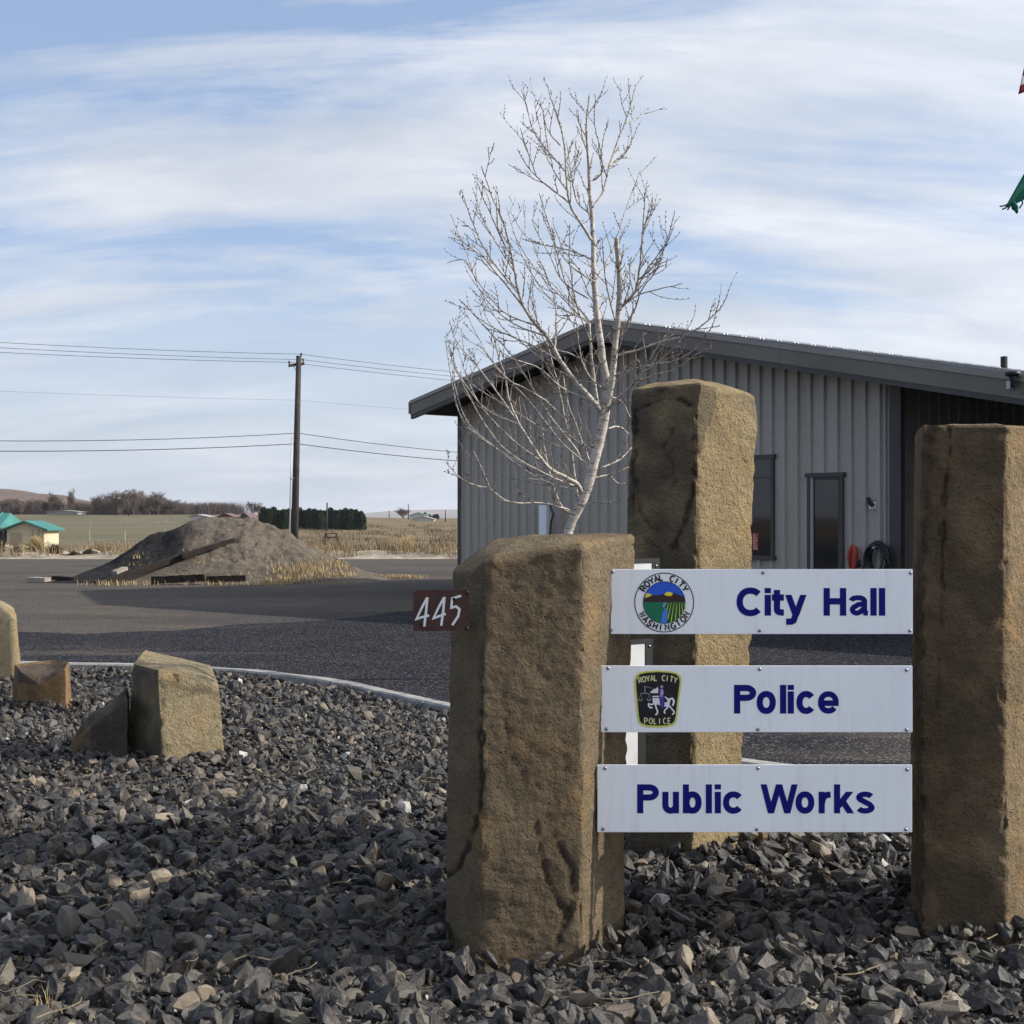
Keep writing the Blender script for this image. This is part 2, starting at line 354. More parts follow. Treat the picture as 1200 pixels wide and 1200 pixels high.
# sealed dark asphalt: from the kerb outwards, with an irregular far edge
def dark_far(x):
    pts = [(-40, 24), (-9, 20.5), (-6, 19.0), (-3.5, 21.0), (-1.5, 24), (0, 25), (4, 23), (8, 19), (40, 16)]
    for (a, ya), (b, yb) in zip(pts, pts[1:]):
        if a <= x <= b: return ya + (yb-ya)*(x-a)/(b-a) + .45 * fbm(Vector((x * .9, 3, 0)))
    return 16
mb = MB(); xs_ = list(np.arange(-38, 38, .25)); vs = []
for x in xs_:
    y0 = kerb_y(x) - .05; y1 = max(dark_far(x), y0 + 1)
    for k in range(5): vs.append((x, y0 + (y1-y0)*k/4, -.012 + .0))
mb.add(vs, [(i*5+k, (i+1)*5+k, (i+1)*5+k+1, i*5+k+1) for i in range(len(xs_)-1) for k in range(4)])
tag(mb.build('dark_asphalt', M_dark), kind='structure')
# kerb sections: cast lengths with joints
root_kerb = empty('kerb', (0, 12, 0)); tag(root_kerb, kind='structure')
sec = 0; cur = []
acc = 0
def kerb_piece(P):
    mb = MB(); prof = [(-.06, -.2), (-.065, .045), (-.05, .06), (.045, .064), (.065, .045), (.07, -.2)]
    vs = []
    for i, p in enumerate(P):
        d = (P[min(i+1, len(P)-1)] - P[max(i-1, 0)]).normalized(); n = Vector((-d.y, d.x, 0))
        for (a, z) in prof:
            j = .006 * fbm(Vector((p.x*3, p.y*3, a*20)))
            vs.append(p + n * (a + j) + Vector((0, 0, z + (j if z > 0 else 0))))
    k = len(prof)
    fs = [(i*k+j, i*k+j+1, (i+1)*k+j+1, (i+1)*k+j) for i in range(len(P)-1) for j in range(k-1)]
    fs += [tuple(range(k)), tuple((len(P)-1)*k+j for j in range(k))[::-1]]
    mb.add(vs, fs); keep(mb.build('kerb_section', M_kerb, root_kerb), root_kerb)
for a, b in zip(kp, kp[1:]):
    if not (-10 < a.x < 9): continue
    cur.append(a); acc += (b-a).length
    if acc > 2.4: 
        cur.append(a + (b-a)*.93); kerb_piece(cur); cur = []; acc = 0
if len(cur) > 1: kerb_piece(cur)
sheet('gravel_bed_soil', list(np.arange(-12, 12, .5)), [-6, 0, 2, 4, 5], lambda x, y: -.045, M_bed)
mb = MB(); vs = []
xs_ = list(np.arange(-12, 12, .25))
for x in xs_:
    y1 = kerb_y(x) - .02
    for k in range(5): vs.append((x, 5 + (y1-5)*k/4, -.045 + .05 * min(1, k / 1.0) * 0))
mb.add(vs, [(i*5+k, (i+1)*5+k, (i+1)*5+k+1, i*5+k+1) for i in range(len(xs_)-1) for k in range(4)])
tag(mb.build('bed_soil', M_bed), kind='structure')
# hills
def hill(name, pts, Y0, Y1, m, zb=-12):
    n = len(pts); rows = 7; vs = []
    for r in range(rows):
        t = r / (rows - 1)
        for x, z in pts:
            hz = zb + (z - zb) * math.sin(t * math.pi / 2)
            k = (Y0 + (Y1 - Y0) * t) / Y1
            vs.append((x * k, Y0 + (Y1-Y0)*t, hz))
    for x, z in pts: vs.append((x, Y1 * 1.15, zb))
    rows += 1
    fs = [(j*n+i, j*n+i+1, (j+1)*n+i+1, (j+1)*n+i) for j in range(rows-1) for i in range(n-1)]
    me = bpy.data.meshes.new(name); me.from_pydata(vs, [], fs); me.materials.append(m); me.polygons.foreach_set('use_smooth', [True]*len(fs))
    return tag(link(name, me), kind='structure')
def prof(keys, Y, step):
    out = []; px = keys[0][0]
    while px <= keys[-1][0]:
        for (a, ya), (b, yb) in zip(keys, keys[1:]):
            if a <= px <= b: t = (px-a)/(b-a); t = t*t*(3-2*t); y = ya + (yb-ya)*t; break
        p = U(px, y + 1.0 * fbm(Vector((px*.03, 2, 0))), Y); out.append((p.x, p.z)); px += step
    return out
hill('brown_hill', prof([(-900, 560), (-400, 560), (0, 574), (60, 580), (110, 588), (170, 601), (230, 612), (300, 620)], 1500, 15), 700, 1500, M_hill)
hill('far_hills', prof([(-600, 596), (200, 597), (330, 600), (430, 601), (480, 598), (530, 597), (600, 598), (900, 594), (1300, 598), (2200, 596)], 5600, 12), 3600, 5600, M_hillf)

# ------------------------------------------------------------------ mound
def mound():
    nx, ny = 300, 170; X0, X1, Y0, Y1 = -12.0, -2.4, 32.2, 41.5
    vs = []; dk = []
    def hgt(x, y):
        # ridge profile along x, in photo columns at the heap's depth
        px = 600 + x / 36.5 * F
        keys = [(60, 0), (85, .02), (120, .35), (165, .98), (185, 1.20), (210, 1.36), (240, 1.58), (270, 1.68), (295, 1.62), (320, 1.35), (345, 1.05), (375, .70), (400, .42), (430, .17), (460, 0)]
        h = 0
        for (a, ha), (b, hb) in zip(keys, keys[1:]):
            if a <= px <= b: h = ha + (hb-ha)*(px-a)/(b-a)
        # cross section in depth
        c = 36.6; w = (3.0 if y < c else 4.3); t = abs(y - c) / w
        f = max(0, 1 - t) ** .95 * 1.0
        z = h * min(1, f * 1.06)
        n = fbm(Vector((x*.9, y*.9, 1)), 5) * .12 + (fbm(Vector((x*5, y*5, 5)), 5) * .06 + .05*abs(noise.noise(Vector((x*2.2+y, y*.5, 8))))) * min(1, max(.3, (x+9)/2.5))
        return z + n * min(1, z * 2.0)
    for j in range(ny):
        for i in range(nx):
            x = X0 + (X1-X0)*i/(nx-1); y = Y0 + (Y1-Y0)*j/(ny-1)
            z = hgt(x, y); vs.append((x, y, z - .03 + ground_z(x, y)))
            px = 600 + x / y * F
            # dark milled asphalt lies on the left, above the long timber
            py = HZ - (z + ground_z(x, y) - H)/y*F; edge = 684 - (px-118)*.327 + 5*fbm(Vector((x*1.5, y*1.5, 9)))
            dk.append(max(0.0, min(1.0, (edge - py + 4)/7)) * max(0.0, min(1.0, (236 + 16*fbm(Vector((x*.8, y*.8, 4))) - px)/34)) if y < 38 else (1.0 if px < 220 else 0.0))
    fs = [(j*nx+i, j*nx+i+1, (j+1)*nx+i+1, (j+1)*nx+i) for j in range(ny-1) for i in range(nx-1)]
    me = bpy.data.meshes.new('dirt_mound'); me.from_pydata(vs, [], fs); me.materials.append(M_mound)
    a = me.attributes.new('dark', 'FLOAT', 'POINT'); a.data.foreach_set('value', dk)
    me.polygons.foreach_set('use_smooth', [True]*len(fs))
    o = link('dirt_mound', me); tag(o, 'large heap of dark asphalt millings and brown dirt beside the lot', 'dirt heap'); return hgt
hgt = mound()
def beam(name, p, q, w, h, m, label, cat):
    p, q = Vector(p), Vector(q); d = (q-p); ln = d.length; mb = MB(); n = 14
    vs = []
    for i in range(n+1):
        for (a, b) in ((-1,-1),(1,-1),(1,1),(-1,1)):
            j = .06 * fbm(Vector((i*.7, a*3, b*5 + ln)))
            vs.append((ln*i/n, a*w/2*(1+j*2), b*h/2*(1+j*3)))
    fs = [(i*4+k, i*4+(k+1) % 4, (i+1)*4+(k+1) % 4, (i+1)*4+k) for i in range(n) for k in range(4)] + [(3,2,1,0), tuple(n*4+k for k in range(4))]
    mb.add(vs, fs); o = mb.build(name, m); o.matrix_basis = Matrix.Translation(p) @ d.to_track_quat('X', 'Z').to_matrix().to_4x4()
    return tag(o, label, cat)
def on_mound(px, y, dz=0):
    x = (px-600)/F*y; return (x, y, hgt(x, y) + dz)
beam('timber_beam', U(118, 684, 33.0) , U(214, 652, 34.6), .18, .13, M_timber, 'dark timber beam slanting up the left side of the dirt heap', 'timber')
beam('timber_beam', U(212, 652, 34.3), U(274, 633, 35.3), .15, .11, M_timber, 'upper dark timber sticking out towards the right of the heap', 'timber')
beam('timber_beam', U(178, 680, 33.0), U(240, 677, 33.1), .2, .17, M_timber, 'dark timber lying level at the left foot of the heap', 'timber')
beam('timber_beam', U(242, 679, 33.0), U(288, 677.5, 33.15), .2, .15, M_timber, 'short dark timber lying level at the front foot of the heap', 'timber')
beam('board', U(34, 678.5, 34.2), U(56, 679.5, 34), .25, .1, M_timberp, 'pale board lying flat left of the heap', 'board')
beam('board', U(64, 677, 34.6), U(90, 679, 34.2), .2, .1, M_timber, 'dark board lying flat at the left tip of the heap', 'board')
beam('board', U(134, 671, 33.6), U(147, 666, 34.0), .16, .08, M_timberp, 'small pale board on the dark side of the heap', 'board')
beam('board', U(421, 674, 38.0), U(434, 673, 38.2), .25, .06, M_white, 'small white board lying on the lot right of the heap', 'board')

# grass tufts as stuff
def blades(name, spots, n, hmin, hmax, spread, m, label, cat, wid=.004):
    mb = MB()
    for (x, y, z) in spots:
        for _ in range(n):
            a = random.uniform(0, 6.283); r = spread * random.random() ** .7; h = random.uniform(hmin, hmax)
            bx, by = x + math.cos(a)*r, y + math.sin(a)*r; la = random.uniform(0, 6.283); ln = h * random.uniform(.2, .7)
            w = wid
            p0 = Vector((bx, by, z - .02)); p1 = p0 + Vector((math.cos(la)*ln*.4, math.sin(la)*ln*.4, h*.65)); p2 = p0 + Vector((math.cos(la)*ln, math.sin(la)*ln, h))
            s = Vector((-math.sin(la), math.cos(la), 0)) * w
            mb.add([p0-s, p0+s, p1+s*.8, p1-s*.8, p2], [(0,1,2,3), (3,2,4)])
    o = mb.build(name, m); return tag(o, label, cat, kind='stuff')
spots = []
for _ in range(90):
    px = random.uniform(325, 410); y = random.uniform(33.0, 34.6) + (px-325)*.02
    x = (px-600)/F*y; spots.append((x, y, max(0, hgt(x, y))))
for _ in range(26):
    px = random.uniform(100, 325); y = random.uniform(32.75, 33.0); x = (px-600)/F*y; spots.append((x, y, max(0, hgt(x, y))))
blades('dry_grass', spots, 16, .05, .17, .30, M_straw, 'yellow dry grass along the foot of the heap', 'grass', .008)
spots = []
for _ in range(110):
    px = random.uniform(400, 492); y = 37.5 - random.random()*.5 - (px-400)*.005; spots.append(((px-600)/F*y, y, 0))
for _ in range(50):
    px = random.uniform(155, 400); y = random.uniform(33.4, 35.4); x = (px-600)/F*y; spots.append((x, y, max(0, hgt(x, y))))
blades('dry_grass', spots, 10, .03, .12, .30, M_straw, 'sparse dry grass on the heap and trailing to the right of it', 'grass', .007)
# berm
def berm_z(x, y):
    t = (y - 73) / 6.0
    return ground_z(x, y) + max(-.05, math.sin(max(0, min(1, t)) * math.pi) * (.36 + .3 * fbm(Vector((x*.5, y*.5, 0)), 5))) - .05
sheet('gravel_berm', list(np.arange(-70, 20, .5)), list(np.arange(73, 79.3, .4)), berm_z, M_berm, 'structure')
spots = [(random.uniform(-32, -2), random.uniform(73.5, 80), -.55) for _ in range(170)]
spots = [(x, y, berm_z(x, y) if y < 79 else field_z(x, y)) for x, y, z in spots]
blades('dry_weeds', spots, 30, .2, .8, .7, varied('weed_tan', (.17, .12, .07), (.32, .25, .15), .6, 1, .1, bs=0), 'dry weeds growing on and behind the pale berm', 'weeds', .016)
spots = [(random.uniform(-24, 8), random.uniform(82, 240)) for _ in range(260)]
blades('dry_brush', [(x * y / 110, y, field_z(x * y / 110, y)) for x, y in spots], 30, .15, .6, 1.5, varied('brush_brown', (.085, .065, .05), (.20, .155, .11), .15, 1, .1, bs=0), 'brown sagebrush and dry grass scattered over the field', 'brush', .03)

# ------------------------------------------------------------------ stone columns and boulders
def interp(keys, t):
    for (a, va), (b, vb) in zip(keys, keys[1:]):
        if t <= b:
            k = 0 if b == a else max(0, (t-a)/(b-a)); return [(p[0]+(q[0]-p[0])*k, p[1]+(q[1]-p[1])*k) for p, q in zip(va, vb)]
    return keys[-1][1]
def seg_d(P, a, b):
    a = np.array(a, float); b = np.array(b, float); d = b-a; t = np.clip(((P-a) @ d) / (d @ d), 0, 1)
    return np.linalg.norm(P - (a + t[:, None]*d), axis=1)
def stone(name, keys, tops, dome, m, label, step=.02, zb=-.12, amp=.02, cracks=(), rinds=(), round_r=.018, chip=.03, shoulder=.03, seed=0, cat='standing stone', siderind=None, front=None):
    n = len(tops); ring0 = keys[0][1]
    counts = [max(3, int(math.hypot(ring0[(i+1) % n][0]-ring0[i][0], ring0[(i+1) % n][1]-ring0[i][1]) / step)) for i in range(n)]
    M = sum(counts); hmax = max(tops); Lv = max(6, int((hmax-zb)/step))
    pts = []; sid = []
    so = Vector((seed*7.3, seed*3.1, seed*1.7))
    for k in range(Lv+1):
        t = k/Lv; ring = interp(keys, t); cxx = sum(p[0] for p in ring)/n; cyy = sum(p[1] for p in ring)/n
        for i in range(n):
            a, b = ring[i], ring[(i+1) % n]; ex, ey = b[0]-a[0], b[1]-a[1]; ln = math.hypot(ex, ey); nx_, ny_ = ey/ln, -ex/ln
            pa, pb = ring[i-1], ring[(i+2) % n]
            for j in range(counts[i]):
                s = j/counts[i]; zt = tops[i] + (tops[(i+1) % n]-tops[i])*s
                z = zb + (zt-zb)*t
                x, y = a[0]+ex*s, a[1]+ey*s
                p = Vector((x, y, z)); q = p*2.0 + so
                # corners: rounded and chipped
                dc = min(s, 1-s)*ln
                cn = max(0.0, noise.noise(p*9 + so) - .05)
                rr = round_r*(.25+.9*abs(noise.noise(Vector((0, 0, z*6)) + so + Vector((i, 0, 0)))))
                ins = 0
                if dc < rr: ins += .42*rr*(1-dc/rr)**2
                if dc < .028: ins += chip*.55*max(0.0, noise.noise(p*20 + so) - .1)*(1-dc/.028)
                if dc < .10: ins += chip*.8*max(0.0, noise.noise(p*6 + so*2) - .32)*(1-dc/.10)
                dt = (zt - z)
                sh = shoulder*(.4 + 1.2*abs(noise.noise(p*5+so)))
                if dt < sh: ins += sh*.75*(1-dt/sh)**2
                dirx, diry = cxx-x, cyy-y; dl = math.hypot(dirx, diry)
                off = amp*.30*fbm(q, 2) + amp*.26*fbm(p*13+so, 5) + amp*.20*noise.noise(p*42+so) + amp*.12*noise.noise(p*85+so)
                fade = min(1, dc/.06)
                x += dirx/dl*ins + nx_*off*(.6+.4*fade); y += diry/dl*ins + ny_*off*(.6+.4*fade)
                pts.append((x, y, z)); sid.append(i)
    ringn = interp(keys, 1.0); cxx = sum(p[0] for p in ringn)/n; cyy = sum(p[1] for p in ringn)/n
    C = max(5, int(.22/step)); base = Lv*M
    for c in range(1, C):
        q = 1 - c/C
        for j in range(M):
            x0, y0, z0 = pts[base+j]
            x = cxx + (x0-cxx)*q; y = cyy + (y0-cyy)*q
            z = z0*q*q + dome*(1-q*q)
            z += .6*amp*fbm(Vector((x, y, 3))*7+so, 4)
            pts.append((x, y, z)); sid.append(-1)
    pts.append((cxx, cyy, dome)); sid.append(-1)
    fs = []
    rows = Lv + C
    for k in range(rows-1):
        for j in range(M):
            j2 = (j+1) % M; fs.append((k*M+j, k*M+j2, (k+1)*M+j2, (k+1)*M+j))
    last = (rows-1)*M
    for j in range(M): fs.append((last+j, last+(j+1) % M, len(pts)-1))
    P = np.array(pts); sid = np.array(sid)
    px = 600 + P[:, 0]/P[:, 1]*F; py = HZ - (P[:, 2]-H)/P[:, 1]*F; Q = np.stack([px, py], 1)
    stain = np.zeros(len(P)); rind = np.zeros(len(P)); dep = np.zeros(len(P))
    vis = np.isin(sid, list(front)) if front is not None else np.ones(len(P), bool)
    nz = np.array([noise.noise(Vector(p)*22+so) for p in pts])
    nb = np.array([fbm(Vector(p)*5+so, 4) for p in pts])
    for line, w, st, dp in cracks:
        d = np.full(len(P), 1e9)
        for a, b in zip(line, line[1:]): d = np.minimum(d, seg_d(Q, a, b))
        w = w*.85; e = np.exp(-((d + nz*w*2.0)/w)**2) * vis
        stain = np.maximum(stain, st*e); dep += dp*e
    for poly, val, soft in rinds:
        inside = np.zeros(len(P), bool); k = len(poly)
        for i in range(k):
            (x1, y1), (x2, y2) = poly[i], poly[(i+1) % k]
            cond = ((y1 > py+nb*soft) != (y2 > py+nb*soft)) & (px+nz*soft < (x2-x1)*(py+nb*soft-y1)/((y2-y1) or 1e-9)+x1)
            inside ^= cond
        rind = np.maximum(rind, val*inside*vis)
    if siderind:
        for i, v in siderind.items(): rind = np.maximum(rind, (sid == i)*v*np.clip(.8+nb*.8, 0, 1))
    cen = np.array([cxx, cyy]); d2 = cen - P[:, :2]; d2 /= np.maximum(1e-6, np.linalg.norm(d2, axis=1))[:, None]
    P[:, :2] += d2*dep[:, None]*.9
    me = bpy.data.meshes.new(name); me.from_pydata([tuple(p) for p in P], [], fs); me.materials.append(m)
    for nm, arr in (('stain', stain), ('rind', rind)):
        a = me.attributes.new(nm, 'FLOAT', 'POINT'); a.data.foreach_set('value', arr.astype(float))
    me.polygons.foreach_set('use_smooth', [True]*len(fs))
    me.update(); bm = bmesh.new(); bm.from_mesh(me); bmesh.ops.recalc_face_normals(bm, faces=bm.faces); bm.to_mesh(me); bm.free()
    me.set_sharp_from_angle(angle=R(24))
    return tag(link(name, me), label, cat)
def XY(px, Z): return ((px-600)/F*Z, Z)
# corner order: counter-clockwise seen from above, starting front-left
stone('basalt_column',
      [(0, [XY(563, 4.92), XY(681, 4.98), XY(733, 5.38), (.36, 5.72), (-.12, 5.66), XY(523, 5.12)]),
       (.35, [XY(562, 4.90), XY(682, 4.97), XY(732, 5.38), (.36, 5.72), (-.12, 5.66), XY(522, 5.12)]),
       (.7, [XY(564, 4.92), XY(683, 4.98), XY(740, 5.38), (.37, 5.72), (-.12, 5.66), XY(526, 5.14)]),
       (1, [XY(569, 4.95), XY(684, 4.98), XY(745, 5.40), (.38, 5.72), (-.10, 5.66), XY(530, 5.16)])],
      [1.448, 1.508, 1.534, 1.535, 1.50, 1.41], 1.53, M_col_l, 'low tan basalt column holding the left ends of the signs and the number plate',
      step=.0095, amp=.012, seed=1, front=(0, 5, 1), shoulder=.03, chip=.05, round_r=.016,
      cracks=[([(565, 810), (563, 850), (564, 900), (562, 945), (552, 985), (535, 1020), (524, 1028)], 3.0, .9, .010),
              ([(598, 885), (608, 900), (618, 917)], 4, .55, .003), ([(628, 965), (632, 990), (642, 1030), (655, 1060), (667, 1075)], 3.2, .8, .006),
              ([(650, 980), (668, 1015), (673, 1040), (667, 1072), (655, 1095), (652, 1112)], 3.4, .75, .006), ([(596, 870), (592, 850), (590, 800)], 2.5, .35, .002),
              ([(563, 800), (567, 745), (566, 690)], 2.2, .5, .003)],
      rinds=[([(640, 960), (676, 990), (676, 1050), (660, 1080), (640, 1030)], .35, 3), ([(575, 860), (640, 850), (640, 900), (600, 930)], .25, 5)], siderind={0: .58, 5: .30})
stone('basalt_column',
      [(0, [XY(733, 6.62), XY(811, 6.42), XY(864, 6.74), (1.0, 7.12), (.66, 7.05)]),
       (.25, [XY(735, 6.62), XY(811, 6.42), XY(870, 6.75), (1.05, 7.12), (.66, 7.05)]),
       (.5, [XY(735, 6.62), XY(815, 6.42), XY(882, 6.76), (1.08, 7.12), (.66, 7.05)]),
       (.75, [XY(735, 6.62), XY(816, 6.42), XY(882, 6.76), (1.09, 7.12), (.66, 7.05)]),
       (.93, [XY(738, 6.62), XY(816, 6.42), XY(888, 6.76), (1.10, 7.12), (.66, 7.05)]),
       (1, [XY(740, 6.62), XY(822, 6.42), XY(886, 6.78), (1.09, 7.12), (.66, 7.05)])],
      [2.215, 2.225, 2.20, 2.24, 2.25], 2.27, M_col_m, 'tallest stone column, tan right side and dark front, standing behind the signs',
      step=.0105, amp=.014, seed=2, front=(0, 1), chip=.06, round_r=.02, shoulder=.035,
      cracks=[([(744, 482), (760, 474), (780, 467), (798, 468), (812, 476)], 2.6, .95, .007), ([(744, 482), (742, 540), (742, 600)], 3.5, .8, .004),
              ([(745, 560), (750, 600), (762, 618), (780, 625)], 2.2, .5, .002), ([(815, 480), (816, 540), (812, 580), (802, 610), (790, 640)], 3, .85, .004),
              ([(788, 503), (783, 515), (776, 525), (782, 535), (790, 545), (788, 553)], 2.2, .6, .002), ([(793, 520), (787, 528), (783, 534)], 1.8, .5, .001),
              ([(776, 560), (788, 556), (793, 562), (786, 574)], 2, .45, .001), ([(764, 450), (775, 458), (786, 448)], 2.4, .7, .003), ([(757, 633), (770, 640), (776, 650)], 1.8, .6, .002),
              ([(817, 560), (818, 600), (817, 700), (815, 770), (812, 900)], 2.4, .55, .003)],
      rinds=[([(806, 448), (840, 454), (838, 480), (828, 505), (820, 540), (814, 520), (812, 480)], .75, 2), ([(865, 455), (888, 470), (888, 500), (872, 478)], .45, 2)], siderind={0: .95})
stone('basalt_column',
      [(0, [XY(1066, 5.50), XY(1080, 5.24), XY(1180, 5.22), (2.22, 5.52), (2.15, 5.95), (1.80, 5.98)]),
       (.5, [XY(1067, 5.50), XY(1079, 5.24), XY(1177, 5.22), (2.20, 5.52), (2.15, 5.95), (1.80, 5.98)]),
       (1, [XY(1072, 5.50), XY(1080, 5.24), XY(1180, 5.22), (2.22, 5.52), (2.15, 5.95), (1.81, 5.98)])],
      [1.93, 1.95, 1.948, 1.955, 1.95, 1.94], 1.965, M_col_r, 'brown basalt column at the right edge beside the right ends of the signs',
      step=.0095, amp=.012, seed=3, front=(0, 1, 2), chip=.05, round_r=.014, shoulder=.014,
      cracks=[([(1112, 500), (1113, 530), (1107, 570), (1104, 640), (1103, 680), (1107, 692)], 2.2, .9, .006), ([(1090, 500), (1088, 560), (1084, 600), (1076, 700), (1073, 850), (1076, 1000), (1078, 1100)], 6, .55, .006),
              ([(1103, 650), (1103, 720), (1098, 830)], 2.0, .4, .002), ([(1176, 950), (1179, 965), (1176, 972)], 2.5, .9, .004), ([(1174, 1015), (1180, 1022)], 3, .9, .004), ([(1178, 560), (1180, 650), (1178, 800)], 1.6, .5, .002)],
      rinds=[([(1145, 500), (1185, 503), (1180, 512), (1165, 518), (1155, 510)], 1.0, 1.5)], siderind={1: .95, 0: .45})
# boulders
stone('boulder', [(0, [XY(149, 9.35), XY(192, 9.0), XY(265, 9.25), (-2.06, 9.75), (-2.6, 9.85)]), (1, [XY(155, 9.35), XY(185, 9.02), XY(257, 9.27), (-2.11, 9.72), (-2.6, 9.78)])],
      [.605, .60, .475, .56, .66], .60, M_bould, 'large sandy boulder with flat sloping top in the gravel', step=.022, amp=.016, seed=4, round_r=.012, chip=.04, shoulder=.015, cat='boulder', siderind={0: 1.0},
      cracks=[([(190, 795), (193, 812), (189, 840), (192, 880)], 1.6, .7, .006), ([(205, 790), (208, 797), (210, 791)], 1.8, .9, .004)], front=(0, 1))
stone('boulder', [(0, [XY(76, 9.25), XY(149, 9.0), (-2.6, 9.3), (-2.66, 9.7), (-3.1, 9.75)]), (1, [XY(84, 9.28), XY(150, 9.08), (-2.6, 9.3), (-2.66, 9.6), (-3.02, 9.65)])],
      [.10, .40, .42, .42, .14], .30, M_bdark, 'dark low wedge-shaped boulder leaning against the sandy one', step=.022, amp=.014, seed=5, shoulder=.02, cat='boulder')
stone('boulder', [(0, [XY(22, 11.6), XY(50, 11.4), XY(78, 11.42), XY(85, 11.8), (-4.0, 12.1), (-4.35, 12.0)]), (1, [XY(26, 11.6), XY(46, 11.42), XY(77, 11.42), XY(82, 11.75), (-4.0, 12.0), (-4.3, 11.95)])],
      [.29, .22, .345, .375, .36, .33], .30, M_borng, 'small rusty orange boulder with a dark top', step=.022, amp=.016, seed=6, shoulder=.02, cat='boulder',
      rinds=[([(20, 780), (80, 778), (60, 795), (44, 803), (22, 800)], .95, 2)])
stone('boulder', [(0, [XY(-60, 13.7), XY(-14, 13.2), XY(24, 13.75), (-5.0, 14.15), (-5.7, 14.1)]), (1, [XY(-56, 13.7), XY(-14, 13.25), XY(20, 13.75), (-5.08, 14.1), (-5.6, 14.05)])],
      [.71, .66, .66, .70, .72], .78, M_bould, 'rounded tan boulder cut by the left edge of the picture', step=.025, amp=.02, seed=7, shoulder=.09, round_r=.07, cat='boulder')
stone('rock', [(0, [XY(879, 6.85), XY(894, 6.8), (1.30, 7.0), (1.22, 7.05)]), (1, [XY(881, 6.87), XY(893, 6.84), (1.28, 6.96), (1.23, 7.0)])],
      [.09, .11, .12, .1], .12, M_borng, 'small rusty rock in the gravel behind the lowest sign', step=.015, amp=.008, seed=8, shoulder=.02, cat='rock')

# ------------------------------------------------------------------ gravel
def hull_shape(n=12):
    bm = bmesh.new()
    for _ in range(n):
        v = Vector((random.gauss(0, 1), random.gauss(0, 1), random.gauss(0, 1))).normalized() * random.uniform(.8, 1.1)
        bm.verts.new((v.x, v.y*random.uniform(.7, 1), v.z*.72))
    r = bmesh.ops.convex_hull(bm, input=bm.verts)
    bmesh.ops.delete(bm, geom=[g for g in r['geom_interior'] if isinstance(g, bmesh.types.BMVert)], context='VERTS')
    bmesh.ops.triangulate(bm, faces=bm.faces); bm.verts.index_update()
    V = np.array([v.co[:] for v in bm.verts]); Fc = np.array([[v.index for v in f.verts] for f in bm.faces]); bm.free()
    return V, Fc
shapes = [hull_shape(random.choice((11, 14, 18))) for _ in range(40)]
def chipped(V, Fc, rs=random.Random(5)):
    mid = {}; V = [Vector(v) for v in V]; F2 = []
    def m_(a, b):
        k = (min(a, b), max(a, b))
        if k not in mid:
            q = (V[a]+V[b])*.5; ln = (V[a]-V[b]).length; q = q*(1+rs.uniform(-.07, .13)) + Vector((rs.gauss(0, 1), rs.gauss(0, 1), rs.gauss(0, 1)))*ln*.055
            V.append(q); mid[k] = len(V)-1
        return mid[k]
    for a, b, c in Fc: d, e, f = m_(a, b), m_(b, c), m_(c, a); F2 += [(a, d, f), (d, b, e), (f, e, c), (d, e, f)]
    return np.array([v[:] for v in V]), np.array(F2)
near_shapes = [chipped(V, Fc) for V, Fc in shapes]
cols = [[(-.24, 4.92), (.25, 4.92), (.48, 5.38), (.38, 5.72), (-.12, 5.66)], [(.54, 6.6), (.84, 6.42), (1.12, 6.75), (1.02, 7.12), (.66, 7.05)], [(1.56, 5.24), (1.87, 5.22), (2.22, 5.52), (2.15, 5.95), (1.66, 5.98)]]
def inside(poly, x, y):
    c = np.zeros(len(x), bool); n = len(poly)
    for i in range(n):
        (x1, y1), (x2, y2) = poly[i], poly[(i+1) % n]
        c ^= ((y1 > y) != (y2 > y)) & (x < (x2-x1)*(y-y1)/((y2-y1) or 1e-9)+x1)
    return c
